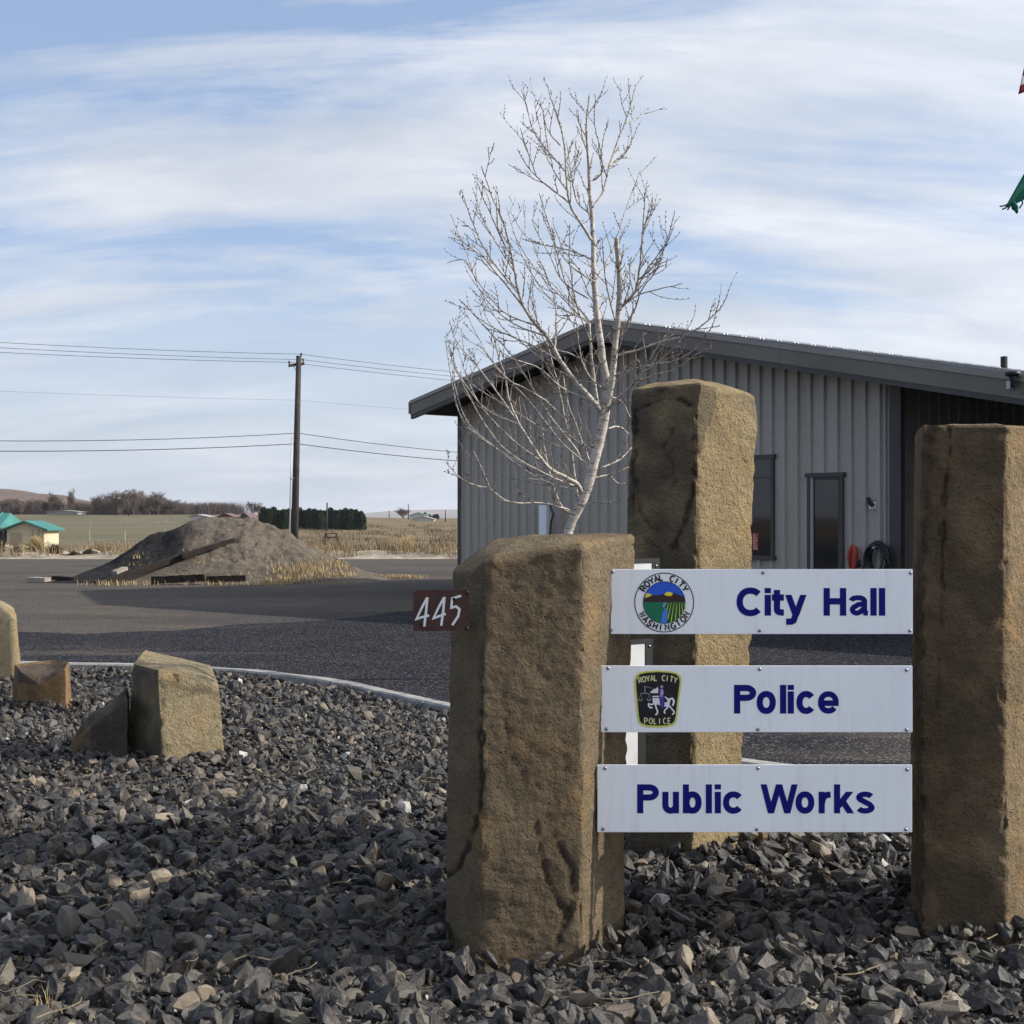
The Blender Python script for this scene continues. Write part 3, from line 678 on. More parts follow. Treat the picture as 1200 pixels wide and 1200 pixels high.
def scatter():
    allx, ally, allz, alls = [], [], [], []
    for layer, (y0, y1, sp, r0, r1, zl) in enumerate([(3.3, 8, .066, .030, .056, 0.0), (3.3, 8, .105, .036, .072, .026), (8, 15, .072, .028, .052, 0.0), (8, 15, .115, .034, .064, .024), (3.3, 8, .045, .008, .018, .020), (8, 12, .06, .012, .024, .03)]):
        gx, gy = np.meshgrid(np.arange(-8, 6, sp), np.arange(y0, y1, sp*.85)); gx = gx.ravel(); gy = gy.ravel()
        gx = gx + rng.uniform(-.5, .5, len(gx))*sp; gy = gy + rng.uniform(-.5, .5, len(gy))*sp
        k = (np.abs(gx) < .40*gy + 1.1) & (gy < np.array([kerb_y(x) for x in gx]) - .10)
        gx, gy = gx[k], gy[k]; k = np.ones(len(gx), bool)
        for c in cols: k &= ~inside(c, gx, gy)
        gx, gy = gx[k], gy[k]
        s = rng.uniform(r0, r1, len(gx)) * rng.choice([.75, 1, 1, 1.2], len(gx))
        und = np.array([.03*fbm(Vector((x*.9, y*.9, 0)), 3) for x, y in zip(gx, gy)])
        allx.append(gx); ally.append(gy); alls.append(s); allz.append(und + zl - .022 + rng.uniform(-.012, .012, len(gx)))
    bases = cols + [[(-2.63, 9.35), (-2.27, 9.0), (-1.91, 9.25), (-2.06, 9.75)], [(-3.0, 9.25), (-2.5, 9.0), (-2.62, 9.3), (-3.1, 9.75)], [(-4.14, 11.6), (-3.87, 11.4), (-3.67, 11.42), (-3.75, 11.8)]]
    for poly in bases:
        for i in range(len(poly)):
            (x1, y1), (x2, y2) = poly[i], poly[(i+1) % len(poly)]; ln = math.hypot(x2-x1, y2-y1); k = int(ln*42)
            t = rng.random(k); d = rng.uniform(.0, .13, k)**1.0; nx_, ny_ = (y2-y1)/ln, -(x2-x1)/ln
            allx.append(x1+(x2-x1)*t+nx_*d); ally.append(y1+(y2-y1)*t+ny_*d); alls.append(rng.uniform(.018, .048, k)); allz.append(.055-d*.35+rng.uniform(-.02, .015, k))
    return map(np.concatenate, (allx, ally, allz, alls))
gx, gy, gz, gs = scatter()
NS = len(gx); which = rng.integers(0, len(shapes), NS) + np.where((gy < 8.2) & (gs > .022), len(shapes), 0); tone = rng.random(NS)*.985
tone[rng.random(NS) < .006] = 1.0
VV, FF, TT = [], [], []; off = 0
for w, (V, Fc) in enumerate(shapes + near_shapes):
    idx = np.where(which == w)[0]; k = len(idx)
    q = rng.normal(size=(k, 4)); q[:, 1:3] *= .55; q /= np.linalg.norm(q, axis=1)[:, None]
    a, b, c, d = q.T
    Rm = np.stack([np.stack([1-2*(c*c+d*d), 2*(b*c-a*d), 2*(b*d+a*c)], 1), np.stack([2*(b*c+a*d), 1-2*(b*b+d*d), 2*(c*d-a*b)], 1), np.stack([2*(b*d-a*c), 2*(c*d+a*b), 1-2*(b*b+c*c)], 1)], 1)
    sc = gs[idx][:, None, None]*np.stack([rng.uniform(.9, 1.3, k), rng.uniform(.7, 1.1, k), rng.uniform(.65, 1.0, k)], 1)[:, None, :]
    P = np.einsum('kij,knj->kni', Rm, V[None]*sc) + np.stack([gx[idx], gy[idx], gz[idx]], 1)[:, None, :]
    VV.append(P.reshape(-1, 3)); FF.append((Fc[None] + (off + np.arange(k)*len(V))[:, None, None]).reshape(-1, 3)); off += k*len(V)
    TT.append(np.repeat(tone[idx], len(V)))
VV = np.concatenate(VV); FF = np.concatenate(FF); TT = np.concatenate(TT)
me = bpy.data.meshes.new('gravel'); me.vertices.add(len(VV)); me.vertices.foreach_set('co', VV.astype(np.float32).ravel())
me.loops.add(FF.size); me.loops.foreach_set('vertex_index', FF.astype(np.int32).ravel())
me.polygons.add(len(FF)); me.polygons.foreach_set('loop_start', np.arange(0, FF.size, 3, dtype=np.int32))
me.update(calc_edges=True)
me.polygons.foreach_set('use_smooth', [False]*len(FF))
at = me.attributes.new('tone', 'FLOAT', 'POINT'); at.data.foreach_set('value', TT.astype(np.float32)); me.materials.append(M_grav)
tag(link('gravel', me), 'dark crushed basalt gravel covering the bed around the stones', 'gravel', kind='stuff')
print('stones', NS, 'tris', len(FF))
# dry stalks lying in the gravel
mb = MB()
for _ in range(230):
    y = random.uniform(4.2, 13); x = random.uniform(-.4*y, .4*y)
    if y > kerb_y(x)-.2: continue
    a = random.uniform(0, 6.28); ln = random.uniform(.05, .22); z = .05
    P = []; 
    for k in range(5): P.append(Vector((x+math.cos(a)*ln*k/4, y+math.sin(a)*ln*k/4, z+random.uniform(-.006, .012)))); a += random.uniform(-.3, .3)
    mb.tube(P, random.uniform(.0012, .0028), 3)
tag(mb.build('dry_stalks', varied('stalk', (.10, .08, .055), (.26, .21, .14), 6, .9, .2, bs=0)), 'thin dry stalks and twigs lying in the gravel', 'twigs', kind='stuff')
blades('grass_tuft', [(G(56, 1188).x, G(56, 1188).y, .02)], 26, .03, .09, .03, M_straw, 'small dry grass tuft at the bottom left corner of the gravel', 'grass', .0012)

# ------------------------------------------------------------------ lettering
def ribbon(mb, pts, w, M, y, mi=0):
    pts = [Vector((p[0], p[1])) for p in pts]
    if isinstance(w, (int, float)): pts = [p for i, p in enumerate(pts) if i == 0 or (p-pts[i-1]).length > 2e-4*max(.05, w*10)]
    n = len(pts); Lp, Rp = [], []
    closed = (pts[0]-pts[-1]).length < 1e-7
    for i in range(n):
        if closed and i in (0, n-1): d1 = (pts[1]-pts[0]).normalized(); d0 = (pts[-1]-pts[-2]).normalized()
        else:
            d0 = (pts[i]-pts[i-1]).normalized() if i > 0 else (pts[1]-pts[0]).normalized()
            d1 = (pts[i+1]-pts[i]).normalized() if i < n-1 else d0
        t = (d0+d1); t = t.normalized() if t.length > 1e-6 else d1
        nn = Vector((-t.y, t.x)); c = max(.5, nn.dot(Vector((-d1.y, d1.x))))
        ww = w if isinstance(w, (int, float)) else w[i]
        Lp.append(pts[i]+nn*(ww/2/c)); Rp.append(pts[i]-nn*(ww/2/c))
    vs = [M @ Vector((p.x, y, p.y)) for p in Lp] + [M @ Vector((p.x, y, p.y)) for p in Rp]
    mb.add(vs, [(n+i, n+i+1, i+1, i) for i in range(n-1)], mi)
def arc(cx_, cy_, rx, ry, a0, a1, n=20, p=2.0):
    out = []
    for i in range(n+1):
        a = R(a0+(a1-a0)*i/n); c, s = math.cos(a), math.sin(a)
        out.append((cx_+rx*math.copysign(abs(c)**(2/p), c), cy_+ry*math.copysign(abs(s)**(2/p), s)))
    return out
def glyph(ch, W, CH, XH, w):
    """centre-line strokes of a grotesque letter in a box W wide; CH cap height, XH x-height, w stroke width"""
    h = w/2; S = []; e = w*.86
    if ch == 'C': S = [arc(W/2, CH/2, W/2-h, CH/2-h+.02*CH, 42, 318, 30, 2.15)]
    elif ch == 'c': S = [arc(W/2, XH/2, W/2-h, XH/2-h+.02*XH, 38, 322, 26, 2.15)]
    elif ch == 'o': S = [arc(W/2, XH/2, W/2-h, XH/2-h+.02*XH, 0, 360, 34, 2.15)]
    elif ch == 'e': S = [arc(W/2, XH/2, W/2-h, XH/2-h+.02*XH, 0, 322, 30, 2.15), [(h, XH*.47), (W-h*.1, XH*.47)]]
    elif ch == 'l': S = [[(W/2, 0), (W/2, CH)]]
    elif ch == 'i': S = [[(W/2, 0), (W/2, XH)], [(W/2, CH-w*.82), (W/2, CH)]]
    elif ch == 'H': S = [[(h, 0), (h, CH)], [(W-h, 0), (W-h, CH)], [(h, CH*.52), (W-h, CH*.52)]]
    elif ch == 'P': S = [[(h, 0), (h, CH)], [(h, CH-h), (W*.55, CH-h)] + arc(W*.55, CH*.72-h*.0, W*.45-h, CH*.28-h, 90, -90, 16) + [(h, CH*.44+h)]]
    elif ch == 't': S = [[(W*.42, CH*.93), (W*.42, XH*.28)] + [(W*.42+ (W*.52)*(1-math.cos(R(a)))*.75, XH*.28-(XH*.28-h)*math.sin(R(a))) for a in (30, 60, 90)] + [(W, h)], [(0, XH-h*.85), (W, XH-h*.85)]]
    elif ch == 'y': S = [('D', (h, XH), (W/2, 0)), [(W*.5+h*.1, XH*.12), (W*.43, -CH*.10)] + [(W*.40, -CH*.17), (W*.30, -CH*.215), (W*.04, -CH*.215)], ('D', (W-h, XH), (W/2, 0))]
    elif ch == 'u': S = [[(h, XH), (h, XH*.40)] + arc(W/2, XH*.38, W/2-h, XH*.40-h, 185, 330, 14), [(W-h, XH), (W-h, 0)]]
    elif ch == 'b': S = [[(h, 0), (h, CH)], arc(W/2+h*.1, XH/2, W/2-h-h*.1, XH/2-h+.02*XH, 0, 360, 30, 2.15)]
    elif ch == 'W': S = [('D', (h, CH), (W*.28, 0)), ('D', (W*.5, CH), (W*.28, 0)), ('D', (W*.5, CH), (W*.72, 0)), ('D', (W-h, CH), (W*.72, 0))]
    elif ch == 'r': S = [[(h, 0), (h, XH)], [(h, XH*.40), (h+(W-h)*.12, XH*.66), (h+(W-h)*.35, XH-h*1.3), (h+(W-h)*.65, XH-h*1.0), (W, XH-h*.95)]]
    elif ch == 'k': S = [[(h, 0), (h, CH)], ('D', (W-h*1.3, XH), (h, XH*.26)), ('D', (W*.40, XH*.62), (W-h, 0))]
    elif ch == 'a': S = [arc(W*.46, XH*.70, W*.36, XH*.30-h*.9, 172, 0, 16) + [(W*.82, XH*.50), (W*.82, XH*.22), (W*.86, h*.85), (W*1.0, h*.75)],
                         [(W*.80, XH*.58), (W*.48, XH*.53)] + arc(W*.42, XH*.29, W*.42-h, XH*.25-h*.55, 115, 275, 14) + [(W*.62, h*1.3), (W*.78, XH*.36)]]
    elif ch == 's': S = [arc(W*.5, XH*.735, W*.5-h*1.15, XH*.265-h*.8, 18, 225, 14) + [(W*.5, XH*.52), (W*.72, XH*.42)] + arc(W*.5, XH*.265, W*.5-h, XH*.265-h*.8, 35, -162, 16)]
    return S
def draw_text(root, items, CH, XH, w, M, y0):
    """items: (char, x0, x1) in metres from the sign's local origin, baseline at z=0 of M; one flat vinyl letter each"""
    for ch, x0, x1 in items:
        mb = MB()
        for si, st in enumerate(glyph(ch, x1-x0, CH, XH, w)):
            y = y0 - .00012*si
            if st[0] == 'D':                              # slanted stroke with level ends
                a, b = Vector(st[1]), Vector(st[2]); d = (b-a); hw = w*.5*d.length/abs(d.y)*.96
                if a.y < b.y: a, b = b, a
                mb.add([M @ Vector((x0+b.x-hw, y, b.y)), M @ Vector((x0+b.x+hw, y, b.y)), M @ Vector((x0+a.x+hw, y, a.y)), M @ Vector((x0+a.x-hw, y, a.y))], [(0, 1, 2, 3)])
            else: ribbon(mb, [(x0+p[0], p[1]) for p in st], w*({'a': .80, 'e': .90, 's': .88}.get(ch, 1) if (ch, si) != ('a', 9) else 1), M, y)
        mb.build('letter', M_navy, root)
CAPS = {'R': [[(0,0),(0,1),(.6,1),(.85,.88),(.85,.62),(.6,.5),(0,.5)],[(.5,.5),(.9,0)]], 'O': [arc(.5,.5,.5,.5,0,360,16)], 'Y': [[(0,1),(.5,.45),(.5,0)],[(1,1),(.5,.45)]],
        'A': [[(0,0),(.5,1),(1,0)],[(.2,.35),(.8,.35)]], 'L': [[(0,1),(0,0),(.75,0)]], 'C': [arc(.5,.5,.5,.5,50,310,14)], 'I': [[(.3,0),(.3,1)]], 'T': [[(0,1),(.9,1)],[(.45,1),(.45,0)]],
        'W': [[(0,1),(.28,0),(.55,.9),(.82,0),(1.1,1)]], 'S': [[(.85,.8),(.7,.97),(.35,1),(.05,.82),(.15,.58),(.7,.42),(.85,.2),(.6,0),(.2,0),(0,.2)]], 'H': [[(0,0),(0,1)],[(.85,0),(.85,1)],[(0,.5),(.85,.5)]],
        'N': [[(0,0),(0,1),(.85,0),(.85,1)]], 'G': [arc(.5,.5,.5,.5,50,330,14)+[(.95,.45),(.55,.45)]], 'P': [[(0,0),(0,1),(.6,1),(.85,.85),(.85,.6),(.6,.45),(0,.45)]], 'E': [[(.75,0),(0,0),(0,1),(.75,1)],[(0,.5),(.65,.5)]]}
def arc_text(mb, txt, cx_, cz, rad, a0, a1, hgt_, wid, w, M, y, inward=False):
    n = len(txt)
    for i, ch in enumerate(txt):
        if ch == ' ': continue
        a = R(a0 + (a1-a0)*i/(n-1)); 
        for si, st in enumerate(CAPS[ch]):
            out = []
            for (u, v) in st:
                du = (u-.45)*wid; r = rad + (v-.5)*hgt_*(-1 if inward else 1)
                ang = a - du/rad*(1 if not inward else -1)
                out.append((cx_+r*math.cos(ang), cz+r*math.sin(ang)))
            ribbon(mb, out, w, M, y - .0003*si)
def polyface(mb, pts, M, y, mi=0):
    n = len(pts); ar = sum(pts[i][0]*pts[(i+1) % n][1]-pts[(i+1) % n][0]*pts[i][1] for i in range(n))
    if ar < 0: pts = pts[::-1]
    mb.add([M @ Vector((p[0], y, p[1])) for p in pts], [tuple(range(n))], mi)

# ------------------------------------------------------------------ the three front signs
def bolt(mb, x, z, y=-.006):
    for r, yy in ((.0065, y), (.0055, y-.003), (.003, y-.0045)): pass
    n = 10; vs = []
    for r, yy in ((.0068, y+.002), (.0066, y-.0015), (.0048, y-.0038), (.0015, y-.0048)):
        vs += [(x+r*math.cos(2*math.pi*k/n), yy, z+r*math.sin(2*math.pi*k/n)) for k in range(n)]
    fs = [(i*n+k, i*n+(k+1) % n, (i+1)*n+(k+1) % n, (i+1)*n+k) for i in range(3) for k in range(n)] + [tuple(3*n+k for k in range(n))]
    mb.add(vs, fs)
def make_sign(pxl, pxr, pyt, pyb, Z, label, yaw, text, cap, base, xt, w_px, bolts_px, extra=None):
    p = U(pxl, pyb, Z); k = Z/F; W = (pxr-pxl)*k; Hh = (pyb-pyt)*k
    root = empty('sign_panel', (p.x, p.y, p.z), yaw); tag(root, label, 'sign', 'white sign panels between the stone columns')
    mb = MB(); mb.box((0, 0, 0), (W, .004, Hh)); 
    pl = mb.build('panel', M_sign, root); bv = pl.modifiers.new('bevel', 'BEVEL'); bv.width = .0012; bv.segments = 2
    mb = MB(); mb.box((.004, .0045, .004), (W-.004, .016, Hh-.004)); mb.build('backing', M_frame, root)
    for bx, bz in bolts_px:
        mb = MB(); bolt(mb, (bx-pxl)*k, (pyb-bz)*k, -.001); mb.build('bolt', M_bolt, root, True)
    M = Matrix.Translation((0, 0, (pyb-base)*k))
    draw_text(root, [(c, (a-pxl)*k, (b-pxl)*k) for c, a, b in text], (base-cap)*k, (base-xt)*k, w_px*k, M, -.0012)
    if extra: extra(root, k, pxl, pyb)
    # steel straps to the stones behind
    for x in (.03, W-.05):
        mb = MB(); mb.box((x, .017, Hh*.3), (x+.03, .10 if x < .1 else .12, Hh*.7)); mb.build('bracket', M_frame, root)
    return root, W, Hh
def city_seal(root, k, pxl, pyb):
    cx_, cz = (778.3-pxl)*k, (pyb-706)*k; r = 34.5*k; I = Matrix.Identity(4)
    c = arc(cx_, cz, r, r, 0, 360, 48)
    em = MB(); M = I
    mats = [flat('seal_white', (.78, .82, .90)), M_black, flat('seal_blue', (.02, .10, .62)), flat('seal_brown', (.035, .018, .018)), flat('seal_yellow', (.82, .68, .03)), flat('seal_green', (.005, .16, .085)), flat('seal_river', (.06, .20, .75)), flat('seal_rows', (.60, .66, .12)), flat('seal_dark', (.006, .09, .02))]
    ribbon(em, c, .0042*.8, M, -.0020, 1)
    ri = 24.6*k
    def disc_clip(pts):                                       # clip a polygon to the inner disc
        out = []
        for (x, z) in pts:
            d = math.hypot(x-cx_, z-cz)
            out.append((x, z) if d <= ri else (cx_+(x-cx_)*ri/d, cz+(z-cz)*ri/d))
        return out
    def pp(pts): return [(cx_+(x-510/1)*k/6.0*1.0, cz+(385-y)*k/6.0) for x, y in pts]   # photo detail at six times scale, about the seal's centre
    def dens(pts, m=10):
        o = []
        for i in range(len(pts)):
            a, b = pts[i], pts[(i+1) % len(pts)]
            for j in range(m): o.append((a[0]+(b[0]-a[0])*j/m, a[1]+(b[1]-a[1])*j/m))
        return o
    s = 528
    def q(pts): return disc_clip(dens([(cx_+(x-s)*k/6.0, cz+(385-y)*k/6.0) for x, y in pts]))
    polyface(em, arc(cx_, cz, ri, ri, 0, 359, 48), M, -.0015, 2)
    polyface(em, q([(370, 380), (690, 380), (690, 545), (370, 545)]), M, -.0019, 5)
    polyface(em, q([(380, 358), (395, 350), (400, 320), (425, 322), (440, 332), (430, 345)]), M, -.0023, 4)
    polyface(em, [(cx_+(560-s + 30*math.cos(a))*k/6, cz+(385-332+22*math.sin(a))*k/6) for a in np.linspace(0, 6.1, 20)], M, -.0019, 4)
    polyface(em, q([(370, 382), (370, 358), (410, 348), (450, 332), (480, 335), (515, 325), (545, 338), (575, 340), (600, 315), (640, 335), (690, 352), (690, 382)]), M, -.0023, 3)
    polyface(em, q([(520, 384), (515, 410), (530, 430), (515, 460), (508, 500), (498, 545), (548, 545), (545, 490), (552, 450), (530, 420), (540, 384)]), M, -.0027, 6)
    polyface(em, q([(540, 384), (690, 384), (690, 470), (640, 500), (600, 545), (555, 545), (548, 490), (556, 450), (528, 410)]), M, -.0025, 8)
    for (x0, x1, yb) in ((545, 520, 415), (560, 545, 440), (578, 552, 500), (597, 575, 525), (616, 606, 515), (634, 636, 490), (650, 658, 465), (665, 676, 430)):
        ribbon(em, [(cx_+(x0-s)*k/6, cz+(385-386)*k/6), (cx_+(x1-s)*k/6, cz+(385-yb)*k/6)], [.0010, .0034], M, -.0031, 7)
    ribbon(em, arc(cx_, cz, ri, ri, 0, 360, 48), .0016, M, -.0035, 1)
    em.build('seal', mats, root)
    tm = MB(); rt = 29.4*k
    arc_text(tm, 'ROYAL CITY', cx_, cz, rt, 146, 34, 6.6*k, 5.0*k, 1.75*k, M, -.0020)
    arc_text(tm, 'WASHINGTON', cx_, cz, rt, 208, 332, 6.6*k, 4.9*k, 1.7*k, M, -.0020, True)
    tag(tm.build('seal_lettering', M_black, root), kind='stuff')
def police_badge(root, k, pxl, pyb):
    ox, oz = (720-pxl)*k, (pyb-780)*k; s12 = k/12
    def q(pts): return [(ox+x*s12, oz-y*s12) for x, y in pts]
    M = Matrix.Identity(4)
    mats = [M_black, flat('badge_yellow', (.62, .66, .12)), flat('badge_white', (.78, .76, .82)), flat('badge_purple', (.075, .035, .24)), flat('badge_lilac', (.42, .32, .48)), flat('badge_grey', (.36, .36, .38)), flat('badge_brown', (.09, .03, .03)), flat('badge_letter', (.66, .66, .36))]
    outer = q([(275, 200), (300, 135), (350, 95), (450, 75), (620, 66), (780, 78), (880, 100), (935, 150), (945, 215), (930, 330), (905, 520), (882, 720), (862, 800), (820, 840), (740, 862), (600, 870), (460, 862), (380, 840), (335, 800), (318, 700), (300, 500), (282, 330)])
    cxm = sum(p[0] for p in outer)/len(outer); czm = sum(p[1] for p in outer)/len(outer)
    e = MB(); polyface(e, outer, M, -.0015, 1)
    inner = q([(302, 205), (322, 155), (362, 118), (450, 98), (620, 88), (780, 100), (868, 122), (908, 165), (918, 220), (903, 340), (880, 520), (858, 715), (838, 785), (805, 815), (730, 836), (600, 842), (470, 836), (392, 815), (358, 785), (342, 700), (325, 500), (308, 330)])
    polyface(e, inner, M, -.0019, 0)
    y = -.0023
    # horse
    polyface(e, q([(525, 360), (545, 330), (590, 320), (608, 292), (615, 330), (612, 385), (540, 385)]), M, y, 2)           # head
    polyface(e, q([(500, 372), (520, 352), (545, 350), (540, 378), (515, 388)]), M, y-.0002, 2)
    polyface(e, q([(530, 425), (625, 420), (628, 438), (532, 442)]), M, y, 2)
    polyface(e, q([(532, 456), (625, 452), (640, 500), (645, 560), (610, 545), (570, 550), (540, 520)]), M, y, 2)           # chest
    polyface(e, q([(700, 520), (760, 505), (775, 560), (745, 580), (700, 575)]), M, y, 2)                                    # flank
    polyface(e, q([(695, 430), (730, 440), (760, 465), (800, 452), (780, 510), (770, 560), (745, 520), (740, 480)]), M, y-.0002, 2)
    for st, wd in (([(560, 530), (520, 545), (480, 535), (478, 560), (500, 590), (535, 588)], 20), ([(570, 540), (590, 600), (605, 640), (600, 670), (575, 692)], 22), ([(760, 570), (735, 600), (705, 625), (700, 650), (712, 672)], 20),
                   ([(768, 560), (800, 600), (835, 640), (838, 660), (812, 688)], 20), ([(775, 465), (810, 460), (835, 490), (830, 530), (815, 560)], 26)):
        ribbon(e, q(st), wd*s12, M, y-.0004, 2)
    polyface(e, q([(640, 300), (660, 280), (690, 330), (700, 390), (690, 420), (700, 500), (705, 560), (680, 605), (650, 590), (635, 520), (628, 400)]), M, y-.0006, 3)   # cloak
    polyface(e, q([(650, 330), (680, 330), (690, 380), (665, 440), (650, 440), (642, 380)]), M, y-.0008, 4)
    polyface(e, [(ox+(664+20*math.cos(a))*s12, oz-(292+18*math.sin(a))*s12) for a in np.linspace(0, 5.9, 12)], M, y-.0010, 4)
    ribbon(e, q([(690, 385), (760, 400), (820, 430)]), 8*s12, M, y, 6)
    # scales
    for st, wd in (([(415, 285), (470, 300), (530, 320)], 6), ([(428, 290), (428, 385)], 10), ([(365, 410), (372, 392), (430, 385), (480, 395), (490, 412)], 9), ([(340, 470), (365, 410), (390, 470)], 4), ([(460, 470), (488, 412), (506, 470)], 4), ([(335, 470), (350, 486), (382, 486), (396, 470)], 11), ([(455, 470), (468, 486), (498, 486), (510, 470)], 11)):
        ribbon(e, q(st), wd*s12, M, y-.0002, 5)
    e.build('badge', mats, root)
    t = MB()
    cx_, cz = ox+612*s12, oz-1180*s12
    arc_text(t, 'ROYAL CITY', cx_, cz, 1010*s12, 104.5, 76, 75*s12, 44*s12, 15*s12, M, -.0024)
    for i, ch in enumerate('POLICE'):
        for si, st in enumerate(CAPS[ch]): ribbon(t, [(ox+(422+i*66+u*44)*s12, oz-(812-v*78+ (3-abs(i-2.5))*2)*s12) for u, v in st], 14*s12, M, -.0024-.0002*si)
    tag(t.build('badge_lettering', mats[7], root), kind='stuff')
yw = R(-1.0)*0
make_sign(709.5, 1069.5, 667, 743, 5.20, 'white City Hall sign with round city seal, topmost panel', yw,
          [('C', 863, 895.5), ('i', 896.3, 903), ('t', 904.5, 918.5), ('y', 920, 945), ('H', 965, 991.5), ('a', 995, 1017), ('l', 1020, 1027), ('l', 1030, 1037)], 689, 721.4, 697, 7.4,
          [(718, 670), (716, 738), (894, 671), (890, 739), (1067, 671.5), (1066, 739)], city_seal)
make_sign(704, 1069, 780, 858, 5.13, 'white Police sign with black shield badge, middle panel', yw,
          [('P', 860, 886), ('o', 886.5, 909), ('l', 914, 921), ('i', 923, 930), ('c', 933, 956), ('e', 958, 983)], 802.4, 836, 810, 7.3,
          [(712.5, 783), (710.5, 854), (890, 784), (888, 854.5), (1062, 785), (1062, 855)], police_badge)
make_sign(700, 1068.5, 896, 975, 5.08, 'white Public Works sign with plain navy lettering, lowest panel', yw,
          [('P', 746.5, 772), ('u', 776, 795.5), ('b', 800, 822), ('l', 827, 834), ('i', 837.5, 844.5), ('c', 847, 871.5), ('W', 891, 934.5), ('o', 932, 954), ('r', 959, 973), ('k', 977, 1000), ('s', 1002, 1025)], 918.8, 952.7, 927.5, 7.2,
          [(709, 900), (706.5, 971), (888, 900), (886.5, 971.5), (1062.5, 901.5), (1061, 971.5)])
# the same three rows on the other face of the group, seen almost edge-on
for i, (zt, xf, name) in enumerate(((1.412, .672, 'topmost'), (1.045, .640, 'middle'), (.672, .608, 'lowest'))):
    a = Vector((.16 - i*.02, 5.93, 0)); b = Vector((xf, 6.34, 0)); d = (b-a); ln = d.length
    root = empty('sign_panel', (a.x, a.y, zt-.245), math.atan2(d.y, d.x))
    tag(root, 'narrow glimpse of a black-framed white panel behind the signs, %s of its three' % name, 'sign', 'black-framed panels between the low and the tall column')
    mb = MB(); mb.box((.02, -.004, .02), (ln-.045, .004, .245-.02)); mb.build('panel', M_backp, root)
    mb = MB(); mb.box((0, -.008, 0), (ln, .012, .0195)); mb.box((0, -.008, .2255), (ln, .012, .245)); mb.box((ln-.0445, -.0075, .02), (ln, .0115, .225)); mb.build('frame', M_frame, root)
    for zz in (.035, .21):
        mb = MB(); bolt(mb, ln-.022, zz, -.008); mb.build('bolt', M_bolt, root, True)

# number plate
p = U(484.5, 739.5, 4.93); k = 4.93/F
root = empty('number_plate', p, R(0)); tag(root, 'small rust-brown plate with white number 445 on the low column', 'number plate')
mb = MB(); mb.prism([(.002, 0), (66*k, 1*k), (66*k, 49*k), (3*k, 48.2*k), (0, 45*k), (0, 1*k)], .004); mb.build('plate', M_plate, root)
def dig(st, w, ch):
    mb = MB()
    for i, s_ in enumerate(st): ribbon(mb, [((x-484.5)*k, (739.5-y)*k) for x, y in s_], [w*k]*len(s_), Matrix.Identity(4), -.0062-.0003*i)
    o = mb.build('digit', M_num, root); so = o.modifiers.new('thickness', 'SOLIDIFY'); so.thickness = .0016
dig([[(501, 700), (499.5, 716), (497.3, 734)], [(500.8, 700.3), (495, 711), (488, 725.5), (493, 723.5), (503, 721)]], 2.8, '4')
dig([[(521, 699.5), (519.6, 715), (517.2, 733)], [(520.8, 699.8), (515, 710), (508, 724.5), (513, 722.5), (522.5, 719)]], 2.8, '4')
dig([[(540.5, 698), (530, 701.2), (529, 712), (534.5, 710.5), (538.5, 714), (537, 722), (530, 732.5)]], 2.8, '5')
for bx, bz in ((547.5, 694), (547, 736), (494.5, 731), (532, 702)):
    mb = MB(); bolt(mb, (bx-484.5)*k, (739.5-bz)*k, -.004); o = mb.build('screw', M_frame, root, True)
mb = MB(); mb.box((46*k, .0002, 8*k), (60*k, .12, 12*k)); mb.build('bracket', M_frame, root)

# ------------------------------------------------------------------ building
A = Vector((.629, -.777, 0)).normalized(); B = Vector((.777, .629, 0)).normalized(); W0 = Vector((-1.127, 30.48, 0))
bz = math.atan2(A.y, A.x)
bld = empty('metal_building', W0, bz); tag(bld, 'grey ribbed metal building with a dark low gable roof', 'building')
def u_of(px): xn = (px-600)/F; return (xn*30.48+1.127)/(.629+.777*xn)
def z_of(px, py): return H+(HZ-py)*(30.48-.777*u_of(px))/F
UR, TOP = 5.297, 5.281; OV = .78; UE = 18.5
def rtop(u): return TOP-(.1850 if u < UR else .2010)*abs(u-UR)
WL = u_of(1044)
win = (u_of(862), u_of(905), z_of(890, 651), z_of(890, 538)); door = (u_of(951), u_of(986), .02, z_of(968, 559))
rib = .2745; nrib = int(WL/rib)+1
def wall_panel(u0, u1, zb, zt0, zt1, ribtop=True, M_=None):
    mb = MB(); w = u1-u0
    prof = [(0, 0), (.018, -.05), (.072, -.05), (.09, 0), (w, 0)]
    prof = [(min(a, w), b) for a, b in prof]
    vs = []
    for a, b in prof: vs.append((u0+a, b, zb))
    for a, b in prof: vs.append((u0+a, b, zt0+(zt1-zt0)*a/w))
    n = len(prof); mb.add(vs, [(i, i+1, n+i+1, n+i) for i in range(n-1)])
    return mb.build('wall_panel', M_ or M_wall, bld)
for i in range(nrib):
    u0 = i*rib+.03; u1 = min(u0+rib, WL)
    if u1-u0 < .12: continue
    t0, t1 = rtop(u0)-.28, rtop(u1)-.28
    spans = [(0.0, t0, t1)]
    for (a, b, zb, zt) in (win, door):
        if u1 > a+.02 and u0 < b-.02:
            spans = ([(0.0, zb, zb)] if zb > .2 else []) + [(zt, t0, t1)]
            for (c0, c1) in ((u0, a), (b, u1)):
                if .02 < c1-c0 < rib: mb = MB(); mb.add([(c0, -.002, zb), (c1, -.002, zb), (c1, -.002, zt), (c0, -.002, zt), (c0, -.002, zb)], [(0, 1, 2, 3)]); mb.build('wall_panel', M_wall, bld)
    for (zb, za, zc_) in spans: wall_panel(u0, u1, zb, za, zc_)
def bpart(name, m, boxes):
    mb = MB()
    for lo, hi in boxes: mb.box(lo, hi)
    return mb.build(name, m, bld)
